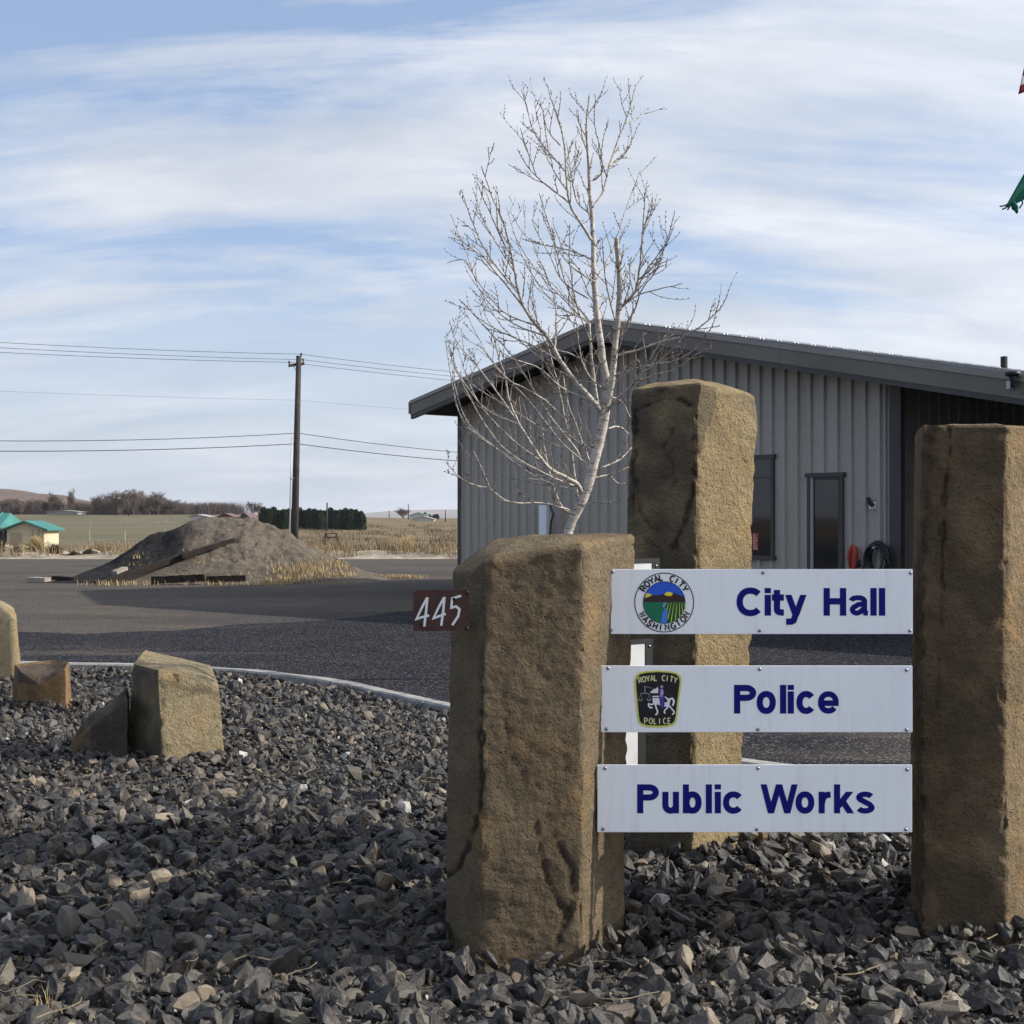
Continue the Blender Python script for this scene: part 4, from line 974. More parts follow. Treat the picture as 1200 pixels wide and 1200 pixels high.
bpart('corner_trim', M_trim, [((-.06, -.05, 0), (.09, .12, rtop(0)-.3))])
bpart('corner_trim', M_trim, [((WL+.012, -.06, 0), (WL+.22, .05, rtop(WL)-.3))])
bpart('corner_trim', M_jamb, [((WL-.10, -.045, 0), (WL-.07, -.02, rtop(WL)-.3))])
# back-up wall body behind the panels
mb = MB(); mb.prism([(0.02, 0), (WL, 0), (WL, rtop(WL)-.30), (UR, TOP-.30), (0.02, rtop(0)-.30)], -.10, Matrix.Translation((0, .02, 0))); 
mb.build('gable_wall', M_trim, bld)
bpart('end_wall', M_wall, [((.0, .13, 0), (.12, 17.6, rtop(0)-.3))])
# side wall at the porch, facing right, ribbed
mb = MB(); 
for i in range(20):
    v = .15+i*rib; mb.box((WL+.01, v, 0), (WL+.05, v+.09, rtop(WL)-.3))
mb.build('porch_wall_rib', M_wallb, bld)
bpart('porch_side_wall', M_wallb, [((WL-.15, .13, 0), (WL+.008, 6.2, rtop(WL)-.3))])
bpart('porch_back_wall', M_wallb, [((WL+.06, 6.2, 0), (UE-.9, 6.35, 3.05))])
bpart('porch_post', M_trim, [((UE-1.1, -.1, 0), (UE-.9, .1, 2.9))])
bpart('porch_end_wall', M_wallb, [((UE-1.15, .12, 0), (UE-.95, 6.19, 2.75))])
# roof: two slopes with seams, fascia, soffit
def slope_piece(name, m, u0, u1, v0, v1, d0, d1, seg=1):
    mb = MB(); vs = []
    for (u, s_) in ((u0, 0), (u1, 1)):
        for v in (v0, v1):
            for d in (d0, d1): vs.append((u, v, rtop(u)+d))
    mb.add(vs, [(0,1,3,2), (4,6,7,5), (0,4,5,1), (2,3,7,6), (1,5,7,3), (0,2,6,4)]); return mb.build(name, m, bld)
V1 = 18.5
slope_piece('roof_deck', M_roof, -OV, UR-.001, -OV, V1, -.06, 0.0); slope_piece('roof_deck', M_roof, UR+.001, UE, -OV, V1, -.06, 0.0)
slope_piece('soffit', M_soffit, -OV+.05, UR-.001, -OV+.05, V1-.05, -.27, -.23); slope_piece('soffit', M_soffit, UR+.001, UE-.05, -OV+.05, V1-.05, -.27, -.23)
for s0, s1 in ((-OV, UR), (UR, UE)):
    n = 1 if s1 == UR else 3
    for j in range(n):
        a = s0+(s1-s0)*j/n + (.003 if j else 0); b = s0+(s1-s0)*(j+1)/n
        slope_piece('fascia', M_fascia, a, b-.002, -OV-.035, -OV-.005, -.30, -.065)
        slope_piece('fascia_lip', M_lip, a, b-.002, -OV-.055, -OV+.0, -.06, .018)
        slope_piece('lower_trim', M_trim, a, b-.002, -OV-.022, -OV+.06, -.385, -.302)
slope_piece('eave_gutter', M_fascia, -OV-.05, -OV-.002, -OV-.05, V1, -.26, .0)
v = .0
while v < V1:                                          # panel ribs down each slope
    slope_piece('roof_rib', M_roof, UR+.22, UE, v, v+.06, .002, .034)
    slope_piece('roof_rib', M_roof, -OV, UR-.22, v, v+.06, .002, .034); v += .55
mb = MB(); mb.add([(UR-.22, -OV-.04, rtop(UR-.22)+.03), (UR, -OV-.04, TOP+.06), (UR+.22, -OV-.04, rtop(UR+.22)+.03), (UR-.22, V1, rtop(UR-.22)+.03), (UR, V1, TOP+.06), (UR+.22, V1, rtop(UR+.22)+.03)], [(0,1,4,3), (1,2,5,4), (0,2,1), (3,4,5)]); mb.build('ridge_cap', M_roof, bld)
v = .3
while v < V1-.2:
    for dv in (0, .11):
        mb = MB(); c = (UR+.17, v+dv, rtop(UR+.17)+.055); mb.box((c[0]-.014, c[1]-.014, c[2]-.03), (c[0]+.014, c[1]+.014, c[2]+.004)); mb.build('roof_screw', M_screw, bld)
    v += .55
# far gable
mb = MB(); mb.prism([(0, 0), (UE-1, 0), (UE-1, rtop(UE-1)-.3), (UR, TOP-.3), (0, rtop(0)-.3)], .1, Matrix.Translation((0, 17.7, 0))); mb.build('rear_wall', M_wall, bld)
# window and door
def opening(u0, u1, zb, zt, name, isdoor):
    mb = MB(); f = .06; d0, d1 = -.05, .03
    mb.box((u0-f, d0, zb), (u0, d1, zt)); mb.box((u1, d0, zb), (u1+f, d1, zt)); mb.box((u0-f-.03, d0-.02, zt), (u1+f+.03, d1, zt+.07))
    if not isdoor: mb.box((u0-f-.03, d0-.03, zb-.07), (u1+f+.03, d1, zb))
    o = mb.build(name, M_trim, bld)
    mb = MB(); mb.box((u0, -.012, zb), (u1, .0, zt)); pn = mb.build('pane', M_glass, o)
    if isdoor: 
        mb = MB(); mb.box((u0+.001, -.04, zb), (u0+.055, -.014, zt)); mb.build('jamb', M_jamb, o)
        mb = MB(); mb.box((u1-.05, -.03, zb), (u1-.001, -.014, zt)); mb.box((u0+.057, -.03, zt-.05), (u1-.051, -.014, zt-.001)); mb.build('door_leaf_frame', M_trim, o)
    else:
        mb = MB(); z = zb+(zt-zb)*.80; mb.box((u0, -.02, z), (u1, -.013, z+.025)); mb.build('glazing_bar', M_trim, o)
    return o
opening(*win, 'window', False); opening(*door, 'door', True)
# notice in the window, with two rows of tiny marks
ua, ub = u_of(882.5), u_of(889); za, zb_ = z_of(886, 645), z_of(886, 625)
mb = MB(); mb.box((ua, -.017, za), (ub, -.0135, zb_)); mb.build('window_notice', flat('notice_red', (.42, .08, .05)), bld)
mb = MB()
for i in range(6): mb.box((ua+.015, -.019, za+(zb_-za)*(.1+i*.145)), (ub-.015-.02*(i % 3), -.0175, za+(zb_-za)*(.16+i*.145)))
mb.build('notice_lettering', flat('notice_pale', (.60, .45, .42)), bld)
# wall outlet with dark hole
uo, zo = u_of(1024), z_of(1024, 591)
bpart('outlet_plate', M_white, [((uo-.06, -.045, zo-.07), (uo+.07, -.033, zo+.04))])
mb = MB(); mb.tube([(uo-.07, -.055, zo+.09), (uo-.02, -.09, zo+.04), (uo+.03, -.06, zo-.03)], .035, 8); mb.build('vent_pipe_elbow', M_frame, bld)
# roof pipe and roof-edge fixture
c = (UR+.05, 12.9); mb = MB(); mb.tube([(c[0], c[1], TOP-.1), (c[0], c[1], TOP+.32)], .085, 12); o = mb.build('roof_pipe', M_frame, bld)
fu = 5.886 + .2844*34*.965
def loc_of(px, py, v):                               # local point on plane v=const under a photo pixel
    xn = (px-600)/F; P = W0 + B*v; t = (xn*P.y-P.x)/(A.x-xn*A.y); q_ = P + A*t; return t, H+(HZ-py)*q_.y/F
t, z = loc_of(1187, 446, -OV-.12); 
rt = empty('roof_edge_light', (W0 + A*t + B*(-OV-.12)) + Vector((0, 0, z)), bz); rt.scale = (.55, .55, .55); tag(rt, 'black round-headed light fixture with grey box on the roof edge', 'light fixture')
def lathe(mb, prof, n=16, c=(0, 0, 0)):
    vs = [(c[0]+r*math.cos(2*math.pi*k_/n), c[1]+r*math.sin(2*math.pi*k_/n), c[2]+z_) for r, z_ in prof for k_ in range(n)]
    m_ = len(prof); mb.add(vs, [(i*n+k_, i*n+(k_+1) % n, (i+1)*n+(k_+1) % n, (i+1)*n+k_) for i in range(m_-1) for k_ in range(n)] + [tuple(range(n))[::-1], tuple((m_-1)*n+k_ for k_ in range(n))])
mb = MB(); lathe(mb, [(.09, .10), (.17, .13), (.19, .15), (.19, .21), (.16, .225), (.02, .23)]); mb.build('lamp_head', M_frame, rt, True)
mb = MB(); lathe(mb, [(.055, -.16), (.06, -.02), (.075, .05), (.10, .098)]); mb.build('stem', M_frame, rt, True)
mb = MB(); mb.box((-.17, -.02, -.20), (-.06, .08, .0)); mb.build('junction_box', M_galv, rt)
mb = MB(); mb.tube([(.04, -.03, -.08), (.10, -.03, -.16), (.22, -.02, -.30), (.3, .0, -.38)], .012, 6); mb.build('cable', M_wire, rt)
# hose and red holder
t, z = loc_of(1028, 655, -.14); hs = empty('garden_hose', W0 + A*t + B*(-.14) + Vector((0, 0, z)), bz); tag(hs, 'coil of black hose hanging on the building wall', 'hose')
mb = MB()
for i in range(9):
    r = .19 + .010*(i % 5) + random.uniform(-.012, .02); oy = -.09+.022*i; P = []
    for k_ in range(25):
        a = 2*math.pi*k_/24; P.append((r*.92*math.cos(a)+random.uniform(-.004, .004)+.006*(i % 3), oy+.02*math.sin(a*2+i), r*1.12*math.sin(a)-.03*(i % 2)))
    mb.tube(P, .017, 7)
P = [(-.21, -.05, .05), (-.24, -.03, -.15), (-.25, -.02, -.5), (-.22, 0, -.9)]; mb.tube(P, .017, 7)
P = [(.2, -.05, .1), (.26, -.03, -.1), (.27, -.02, -.5), (.24, 0, -.95)]; mb.tube(P, .017, 7)
mb.build('coil', M_hose, hs, True); mb = MB(); mb.box((-.03, -.1, .16), (.03, .14, .2)); mb.build('hook', M_bolt, hs)
t, z = loc_of(1000, 655, -.12); rh = empty('red_pull_handle', W0 + A*t + B*(-.12) + Vector((0, 0, z)), bz); tag(rh, 'red curved fitting on the wall left of the black hose', 'fitting')
mb = MB(); mb.tube([(-.02, 0, .21), (-.07, 0, .12), (-.085, 0, 0), (-.05, 0, -.15)], [.03, .035, .03, .025], 8); mb.tube([(-.02, 0, .2), (.03, 0, .18), (.035, 0, .05), (.02, 0, -.1), (0, 0, -.3)], [.03, .045, .05, .05, .045], 8); mb.build('body', M_red, rh, True)
mb = MB(); mb.tube([(.03, 0, -.06), (.11, 0, -.06)], .025, 8); mb.tube([(.10, 0, -.01), (.10, 0, -.13)], .03, 8); mb.build('valve', M_frame, rh, True)
# pale post in front of the wall behind the low column
t, z = loc_of(638, 600, -.35); pp_ = W0 + A*t + B*(-.35); wp = empty('white_post', (pp_.x, pp_.y, 0), bz); tag(wp, 'pale post with a bent black cable in front of the metal wall', 'post')
mb = MB(); mb.box((-.11, -.05, 0), (.11, .05, H+(HZ-592)*pp_.y/F)); mb.build('post', M_white, wp)
mb = MB(); mb.tube([(.16, 0, 1.88), (.22, 0, 1.74), (.28, 0, 1.66), (.2, 0, 1.5), (.17, 0, 1.2), (.17, 0, .1)], .022, 6); mb.build('cable', M_wire, wp)

# ------------------------------------------------------------------ birch tree
TZ = 9.5
tree = empty('birch_tree', (U(667, 606, TZ).x, TZ, 0)); tag(tree, 'bare young birch tree with pale bark behind the low column', 'tree')
def T(px, py, dy=0.0): return U(px, py, TZ + dy)
def curve(pts, n=5):
    out = []; P = pts
    for i in range(len(P)-1):
        p0, p1, p2, p3 = P[max(i-1, 0)], P[i], P[i+1], P[min(i+2, len(P)-1)]
        for k_ in range(n):
            t = k_/n; out.append(.5*((2*p1) + (p2-p0)*t + (2*p0-5*p1+4*p2-p3)*t*t + (3*p1-p0-3*p2+p3)*t**3))
    out.append(P[-1]); return out
pxm = TZ/F
twigs = MB(); buds = MB(); paths = []
def limb(pts, w0, w1, name='branch', dy=None, n=5, sides=7, sub=True, mat_=None):
    """pts in photo pixels; w0, w1 widths in pixels at start and end"""
    d = dy if dy is not None else random.uniform(-.7, .7)
    d0 = pts[0][2] if len(pts[0]) > 2 else 0
    L_ = len(pts); P = [T(p[0], p[1], (p[2] if len(p) > 2 else d0 + (d-d0)*(i/(L_-1))**.8)) for i, p in enumerate(pts)]
    C_ = curve(P, n); m_ = len(C_)
    for i in range(2, m_-1): C_[i] = C_[i] + Vector((random.uniform(-1, 1), random.uniform(-1, 1), random.uniform(-1, 1)))*.0022
    w0 = w0*.72 if w0 > 3 else w0*.85
    rad = [pxm*.5*(w0+(w1-w0)*(i/(m_-1))**.85) for i in range(m_)]
    mb = MB(); mb.tube(C_, rad, sides); o = mb.build(name, mat_ or M_bark, tree, True); keep(o, tree)
    if sub: paths.append((C_, rad))
    return C_
trunk = limb([(662, 850), (662, 760), (663, 690), (664, 640), (669, 614), (679, 594), (689, 570), (697, 537), (704, 510), (709, 480)], 14, 12.0, 'trunk', 0, 6, 12, False)
limb([(709, 484), (711, 450), (706, 420), (700, 372), (697, 340), (696, 314), (694, 260), (691, 224), (690, 194), (687.5, 155), (688, 134), (691, 110)], 15, 1.4, 'branch', .05, 5, 9)
limb([(709, 482), (717, 447), (721, 405), (725, 362), (726, 340), (725, 314), (723, 292), (722.6, 278)], 11, 5, 'branch', -.25, 5, 8)
limb([(702, 480), (700, 471), (694, 426), (692, 398), (690, 378), (684, 368), (668, 344), (656, 308), (643, 262), (632, 226)], 6.5, 1.2, 'branch', .3)
limb([(704, 482), (696, 471), (672, 444), (657, 423), (642, 396), (628, 380), (617, 365), (608, 344), (603, 317), (597, 287), (590, 260), (578, 233), (564, 194)], 9.5, 1.3, 'branch', -.45)
limb([(693, 281), (680, 260), (668, 239), (664, 212), (662, 176), (656, 143), (647, 119), (642, 99)], 5.5, 1.1, 'branch', -.2)
limb([(668, 238), (650, 224), (635, 212), (620, 197), (606, 174)], 2.8, 1, 'branch', -.3)
limb([(628, 204), (617, 173), (610, 150)], 1.8, .9, 'branch', -.5)
limb([(662, 200), (648, 183), (636, 170), (625, 152), (618, 128), (611, 104)], 2.6, 1, 'branch', .3)
limb([(657, 170), (646, 158), (640, 146), (633, 118)], 2.2, .9, 'branch', -.1)
limb([(664, 222), (652, 205), (642, 186), (634, 166), (625, 150)], 2.2, .9, 'branch', .4)
limb([(694, 243), (707, 224), (714, 194), (724, 164), (733, 143), (741, 116), (746, 98)], 3.8, 1.1, 'branch', .2)
limb([(733, 144), (749, 137), (760, 126)], 1.7, .9, 'branch', .3)
limb([(695, 211), (706, 200), (703, 172), (697, 146), (697, 121)], 2.5, 1, 'branch', -.3)
limb([(695, 211), (709, 196), (724, 187), (735, 183)], 2.3, 1, 'branch', .5)
limb([(691, 250), (677, 237), (672, 220), (669, 200), (664, 165)], 2.4, 1, 'branch', .35)
limb([(714, 194), (722, 190), (738, 170), (743, 158)], 1.8, .9, 'branch', .1)
limb([(724, 364), (734, 354), (745, 340), (749, 318), (752, 290), (754, 262), (757, 220)], 5.5, 1.1, 'branch', -.5)
limb([(751, 292), (757, 262), (763, 248), (765, 230)], 2, .9, 'branch', -.2)
limb([(746, 338), (757, 318), (770, 300), (782, 280), (791, 246)], 2.2, .9, 'branch', -.6)
limb([(735, 354), (752, 344), (775, 338), (800, 332)], 2.4, .9, 'branch', -.3)
limb([(748, 328), (765, 312), (778, 292), (790, 265)], 2.0, .9, 'branch', -.8)
limb([(722, 388), (735, 378), (745, 360), (752, 340), (768, 318), (776, 300)], 2.8, 1, 'branch', -.7)
limb([(697, 330), (710, 308), (720, 288), (728, 262), (735, 240), (751, 198)], 2.2, .9, 'branch', .4)
limb([(699, 345), (716, 350), (724, 340), (730, 300), (738, 285)], 2.2, 1, 'branch', .6)
limb([(712, 482), (717, 474), (738, 454), (752, 438), (763, 418), (780, 393)], 6.5, 1.4, 'branch', -.7)
limb([(719, 417), (747, 410), (770, 402), (797, 395), (813, 388), (830, 375), (845, 360), (853, 344)], 3.8, 1.0, 'branch', -.5)
limb([(718, 440), (747, 431), (767, 427), (793, 422), (813, 410), (827, 395), (837, 377)], 3.4, 1.0, 'branch', -.9)
limb([(740, 452), (765, 440), (790, 433), (815, 416), (833, 405)], 2.6, 1.0, 'branch', -1.0)
limb([(752, 437), (766, 428), (780, 416), (797, 400)], 2.0, .9, 'branch', -.4)
limb([(714, 465), (728, 470), (737, 486), (745, 498)], 2.2, 1.2, 'branch', .2)
limb([(712, 502), (726, 500), (736, 508)], 2.4, 1.6, 'branch', .4)
limb([(705, 548), (724, 540), (735, 530), (745, 520)], 3, 1.3, 'branch', .2)
limb([(695, 560), (715, 556), (730, 550), (745, 545)], 3.4, 1.4, 'branch', .1)
limb([(716, 558), (724, 566), (735, 567)], 2, 1.2, 'branch', .0)
limb([(690, 590), (702, 588), (715, 588)], 1.8, .9, 'branch', -.2)
# the fan of long curved branches on the left
limb([(683, 580), (676, 567), (660, 558), (648, 552), (636, 540), (624, 522), (609, 498), (597, 471), (593, 447), (585, 420), (578, 393)], 8, 1.3, 'branch', -.5)
limb([(672, 602), (661, 597), (655, 588), (648, 570), (639, 531), (636, 508)], 5.5, 1.6, 'branch', -.2)
limb([(673, 600), (640, 590), (600, 589), (576, 574), (567, 555), (555, 529)], 3.2, 1, 'branch', -.6)
limb([(572, 571), (555, 568), (537, 558), (522, 541)], 2.0, .9, 'branch', -.8)
limb([(678, 592), (674, 560), (670, 530), (662, 490), (655, 455), (646, 420), (640, 395)], 3.0, 1, 'branch', .4)
limb([(690, 570), (692, 545), (683, 520), (676, 500), (665, 470), (660, 440)], 3.0, 1, 'branch', .6)
limb([(681, 545), (676, 528), (648, 492), (627, 459), (612, 435), (596, 412), (570, 385), (548, 360), (540, 354)], 4.0, .9, 'branch', -.3)
fan = [((676, 570), (640, 556), (585, 520), (545, 455), (522, 402)), ((672, 574), (630, 560), (575, 520), (545, 490), (530, 440)), ((668, 565), (615, 545), (560, 510), (537, 480), (522, 400)),
       ((652, 552), (600, 515), (560, 470), (540, 420), (527, 375)), ((690, 545), (660, 520), (620, 470), (575, 420), (546, 366)), ((640, 505), (600, 480), (560, 455), (530, 430)),
       ((640, 394), (600, 378), (565, 345), (548, 300), (528, 251)), ((630, 382), (590, 365), (560, 330), (545, 305), (524, 308)), ((617, 364), (590, 330), (565, 300), (545, 285), (527, 269)),
       ((608, 344), (580, 310), (562, 280), (550, 250), (542, 227)), ((604, 320), (585, 290), (568, 260), (560, 240), (554, 219)), ((600, 300), (588, 280), (575, 250), (565, 230), (561, 216)),
       ((694, 378), (660, 362), (640, 345), (612, 300), (594, 243)), ((690, 350), (660, 330), (645, 300), (625, 262), (629, 243)), ((697, 330), (670, 312), (650, 285), (640, 262), (632, 245)),
       ((696, 305), (676, 296), (655, 290), (620, 280), (598, 248)), ((690, 380), (660, 350), (640, 330), (620, 305), (600, 270)), ((692, 400), (680, 370), (672, 340), (667, 300), (668, 262)),
       ((672, 444), (640, 425), (610, 400), (590, 385), (563, 345)), ((657, 424), (625, 405), (590, 390), (560, 372), (540, 352)), ((650, 413), (652, 380), (650, 350), (640, 320), (625, 290)),
       ((624, 522), (590, 470), (560, 430), (535, 400), (527, 376)), ((609, 498), (570, 480), (545, 450), (530, 420), (523, 390)), ((696, 471), (660, 455), (630, 430), (600, 420), (570, 400)),
       ((700, 430), (670, 415), (640, 402), (625, 360), (618, 330)), ((706, 455), (690, 440), (680, 415), (676, 380), (668, 345)), ((662, 492), (640, 470), (615, 455), (590, 440), (560, 402)),
       ((686, 573), (696, 540), (690, 505), (680, 480)), ((700, 530), (680, 520), (660, 505), (640, 500)), ((720, 400), (738, 380), (742, 350), (738, 320), (740, 300)), ((722, 380), (712, 340), (708, 310), (706, 280))]
for f_ in fan: limb(list(f_), random.uniform(2.2, 3.0), .9, 'branch', random.uniform(-1, 1), 5, 6)
# twigs
def twig(p, d, ln, r, depth):
    n = max(4, int(ln/.035)); P = [p]; dd = d.copy()
    for i in range(n):
        dd = (dd + Vector((random.uniform(-.16, .16), random.uniform(-.16, .16), .085+random.uniform(-.10, .10)))).normalized(); P.append(P[-1] + dd*ln/n)
    twigs.tube(P, [r*(1-.55*i/n) for i in range(n+1)], 4)
    for i in range(1, n+1):
        if random.random() < .8: bud(P[i], dd, r)
        if depth > 0 and 1 < i < n and random.random() < .30:
            ax = Vector((random.gauss(0, 1), random.gauss(0, .8), random.gauss(0, .6))); ax = (ax - dd*ax.dot(dd)).normalized()
            twig(P[i], (dd*.75+ax*.65).normalized(), ln*random.uniform(.25, .5), r*.75, depth-1)
def bud(p, d, r):
    s = Vector((random.uniform(-1, 1), random.uniform(-1, 1), random.uniform(-.3, 1))).normalized(); c = p + s*(r+.0035); L1 = .0075; Wd = .0045
    a = d; b = s; e = a.cross(b); e = e.normalized() if e.length > 1e-5 else Vector((1, 0, 0)); a = (a + b*.5).normalized()
    buds.add([c-a*L1, c+a*L1, c+b*Wd, c-b*Wd, c+e*Wd, c-e*Wd], [(0,2,4), (0,4,3), (0,3,5), (0,5,2), (1,4,2), (1,3,4), (1,5,3), (1,2,5)])
for C_, rad in paths:
    acc = 0; nxt = .10; total = sum((b-a).length for a, b in zip(C_, C_[1:])); run = 0
    for i in range(1, len(C_)-1):
        sl = (C_[i]-C_[i-1]).length; acc += sl; run += sl
        if rad[i] < .009 and random.random() < .75: bud(C_[i], (C_[i+1]-C_[i]).normalized(), rad[i])
        if acc > nxt and run > .12*total:
            acc = 0; nxt = random.uniform(.07, .16)
            d = (C_[i+1]-C_[i-1]).normalized(); ax = Vector((random.gauss(0, 1), random.gauss(0, .7), random.gauss(0, .5))); ax = (ax-d*ax.dot(d)).normalized()
            twig(C_[i], (d*.85+ax*.62+Vector((0, 0, .1))).normalized(), random.uniform(.10, .36)*(1.05-.45*run/total), min(.0042, rad[i]*.7), 1)
o = twigs.build('twigs', M_twig, tree, True); keep(o, tree); o['kind'] = 'stuff'
o = buds.build('buds', M_bud, tree); keep(o, tree); o['kind'] = 'stuff'
print('twig faces', len(twigs.f), 'buds', len(buds.f))

# ------------------------------------------------------------------ power pole and lines
PY = 80.0; pb = U(350, 606, PY); pbx = pb.x; pole = empty('utility_pole', (U(344.5, 606, PY).x, PY, ground_z(0, PY))); tag(pole, 'tall dark wooden utility pole with a short crossarm behind the heap', 'utility pole')
ptop = U(350, 417, PY); base = Vector((U(344.5, 606, PY).x, PY, ground_z(0, PY)-.3))
mb = MB(); mb.tube([base, base.lerp(ptop, .5), ptop], [.235, .19, .15], 14); keep(mb.build('pole', M_pole, pole, True), pole)
ca = U(338, 428.5, PY-.2); cb = U(356.5, 426, PY+.1)
mb = MB(); dv = (cb-ca); side_ = Vector((-dv.y, dv.x, 0)).normalized()*.06
mb.add([ca-side_-Vector((0,0,.08)), cb-side_-Vector((0,0,.08)), cb+side_-Vector((0,0,.08)), ca+side_-Vector((0,0,.08)), ca-side_+Vector((0,0,.08)), cb-side_+Vector((0,0,.08)), cb+side_+Vector((0,0,.08)), ca+side_+Vector((0,0,.08))], [(0,3,2,1),(4,5,6,7),(0,1,5,4),(1,2,6,5),(2,3,7,6),(3,0,4,7)])
keep(mb.build('crossarm', M_pole, pole), pole)
ins = [U(338.8, 424.5, PY-.2), U(355, 421.5, PY+.1), U(352.8, 415, PY)]
for p in ins:
    mb = MB(); lathe(mb, [(.03, -.16), (.035, -.05), (.07, -.04), (.05, .0), (.07, .03), (.03, .08)], 8, p); keep(mb.build('insulator', M_ins, pole, True), pole)
mb = MB(); mb.tube([ca.lerp(cb, .25), U(349, 437, PY)], .02, 6); mb.tube([ca.lerp(cb, .85), U(350.5, 437, PY)], .02, 6); keep(mb.build('arm_brace', M_galv, pole), pole)
ldir = Vector((8.9, 6.0, 0)).normalized()
att = [(ins[2], .55, .017), (ins[1], .5, .017), (ins[0], .55, .017), (U(350, 469, PY), .35, .007), (U(349, 507.5, PY), 1.05, .026), (U(348, 520, PY), .95, .030)]
names = ['topmost power line at the top of the pole', 'second power line from the top, on the crossarm', 'third power line from the top, on the crossarm', 'faint single line below the crossarm lines', 'upper of the two thick lines halfway up the pole', 'lower of the two thick lines halfway up the pole']
for (p, sag, r), nm in zip(att, names):
    mb = MB()
    for sgn, span in ((-1, 46), (1, 40)):
        P = []
        for i in range(25):
            t = i/24; q_ = p + ldir*sgn*span*t; q_ = q_ - Vector((0, 0, sag*4*t*(1-t))); P.append(q_)
        mb.tube(P, r*.8, 5)
    tag(mb.build('power_line', M_wire), nm, 'power line')
# guy conduit / white post by the pole
pw = U(339.5, 606, 78); rw = empty('pale_mast', (pw.x, 78, ground_z(0, 78))); tag(rw, 'thin pale mast standing just left of the utility pole', 'mast')
mb = MB(); mb.tube([Vector((pw.x-.05, 78, ground_z(0, 78))), U(341, 560, 78), U(342, 513, 78)], [.05, .04, .03], 8); keep(mb.build('mast', M_galv, rw, True), rw)
mb = MB(); a_, b_ = U(339.5, 561, 78), U(344, 560.5, 78); mb.tube([a_, b_], .04, 6); keep(mb.build('bracket', M_galv, rw), rw)
def far_pole(px, yt, Y, label, arm=True):
    z0 = field_z((px-600)/F*Y, Y); t_ = U(px, yt, Y); rt = empty('utility_pole', (t_.x, Y, z0)); tag(rt, label, 'utility pole', 'far utility poles')
    mb = MB(); mb.tube([(t_.x, Y, z0), t_], [.13, .10], 8); keep(mb.build('pole', M_pole, rt, True), rt)
    if arm: mb = MB(); mb.box((t_.x-.9, Y-.06, t_.z-.6), (t_.x+.9, Y+.06, t_.z-.45)); keep(mb.build('crossarm', M_pole, rt), rt)
far_pole(383.3, 589, 190, 'thin far pole in front of the dark evergreen row', False); far_pole(478.5, 591, 330, 'far pole standing beside the lone bare tree', False)
far_pole(456, 598, 420, 'tiny far pole left of the lone bare tree', False); far_pole(150.5, 588, 300, 'small far pole in front of the bare tree line on the left', False); far_pole(217, 587, 340, 'small far pole between the bare trees and the heap', False)
far_pole(522, 598, 300, 'tiny far pole next to the corner of the metal building', False)

# ------------------------------------------------------------------ far trees
def bare_tree_mesh(name, seed, h=8.0, spread=1.0):
    rs = random.Random(seed); mb = MB(); tr = MB()
    def br(mbx, p, d, ln, r, dep):
        n = 3; P = [p]; dd = d.copy()
        for i in range(n): dd = (dd+Vector((rs.uniform(-.2, .2), rs.uniform(-.2, .2), rs.uniform(-.02, .14)))).normalized(); P.append(P[-1]+dd*ln/n)
        mbx.tube(P, [r*(1-.4*i/n) for i in range(n+1)], 3, cap=False)
        if dep > 0:
            for _ in range(rs.randint(4, 5)):
                a = rs.uniform(0, 6.283); q_ = P[rs.randint(1, 3)]; ax = Vector((math.cos(a), math.sin(a), .25)); br(mb, q_, (dd*.7+ax*.75*spread).normalized(), ln*rs.uniform(.5, .75), max(.022, r*.5), dep-1)
    br(tr, Vector((0, 0, -.3)), Vector((0, 0, 1)), h*.42, h*.022, 0)
    top = Vector(tr.v[-3])
    for _ in range(8):
        a = rs.uniform(0, 6.283); br(mb, Vector((0, 0, h*rs.uniform(.03, .34))), Vector((math.cos(a)*.6*spread, math.sin(a)*.6*spread, 1)).normalized(), h*.30, h*.011, 4)
    m1 = bpy.data.meshes.new(name+'_trunk'); m1.from_pydata(tr.v, [], tr.f); m1.materials.append(M_far)
    m2 = bpy.data.meshes.new(name+'_crown'); m2.from_pydata(mb.v, [], mb.f); m2.materials.append(M_far); return m1, m2
bt = [bare_tree_mesh('bare', s_, 8, sp) for s_, sp in ((1, 1.0), (2, 1.25), (3, .8), (4, 1.4))]
print('far tree faces', len(bt[0][1].polygons))
def far_tree(px, ytop, Y, kind, label, group='bare trees along the far field edge', w=1.0):
    x = (px-600)/F*Y; z0 = field_z(x, Y); hh = H+(HZ-ytop)/F*Y - z0
    rt = empty('bare_tree', (x, Y, z0), random.uniform(0, 6)); tag(rt, label, 'tree', group); s_ = hh/max(v.co.z for v in bt[kind][1].vertices); rt.scale = (s_*w, s_*w, s_)
    a = link('trunk', bt[kind][0], rt); b = link('crown', bt[kind][1], rt); return rt
LT = 'bare brown tree in the hedge-like far row on the left'
for px in list(range(-15, 225, 6)):
    far_tree(px + random.uniform(-3, 3), 584 + random.uniform(-3, 6), 350+random.uniform(-25, 25), random.choice((1, 3)), LT, w=1.25)
for px, yt, kd, w in ((140, 573, 0, .9), (148, 574, 1, .8), (157, 572, 0, .9), (166, 574, 2, 1.1), (175, 577, 1, .9), (185, 575, 0, .9), (193, 580, 1, 1), (83, 571, 2, .5), (63, 575, 1, .8), (115, 577, 1, .9), (128, 577, 0, .9)):
    far_tree(px, yt, 330+random.uniform(-8, 8), kd, 'taller bare tree rising above the far row on the left', 'tall bare trees in the far row', w)
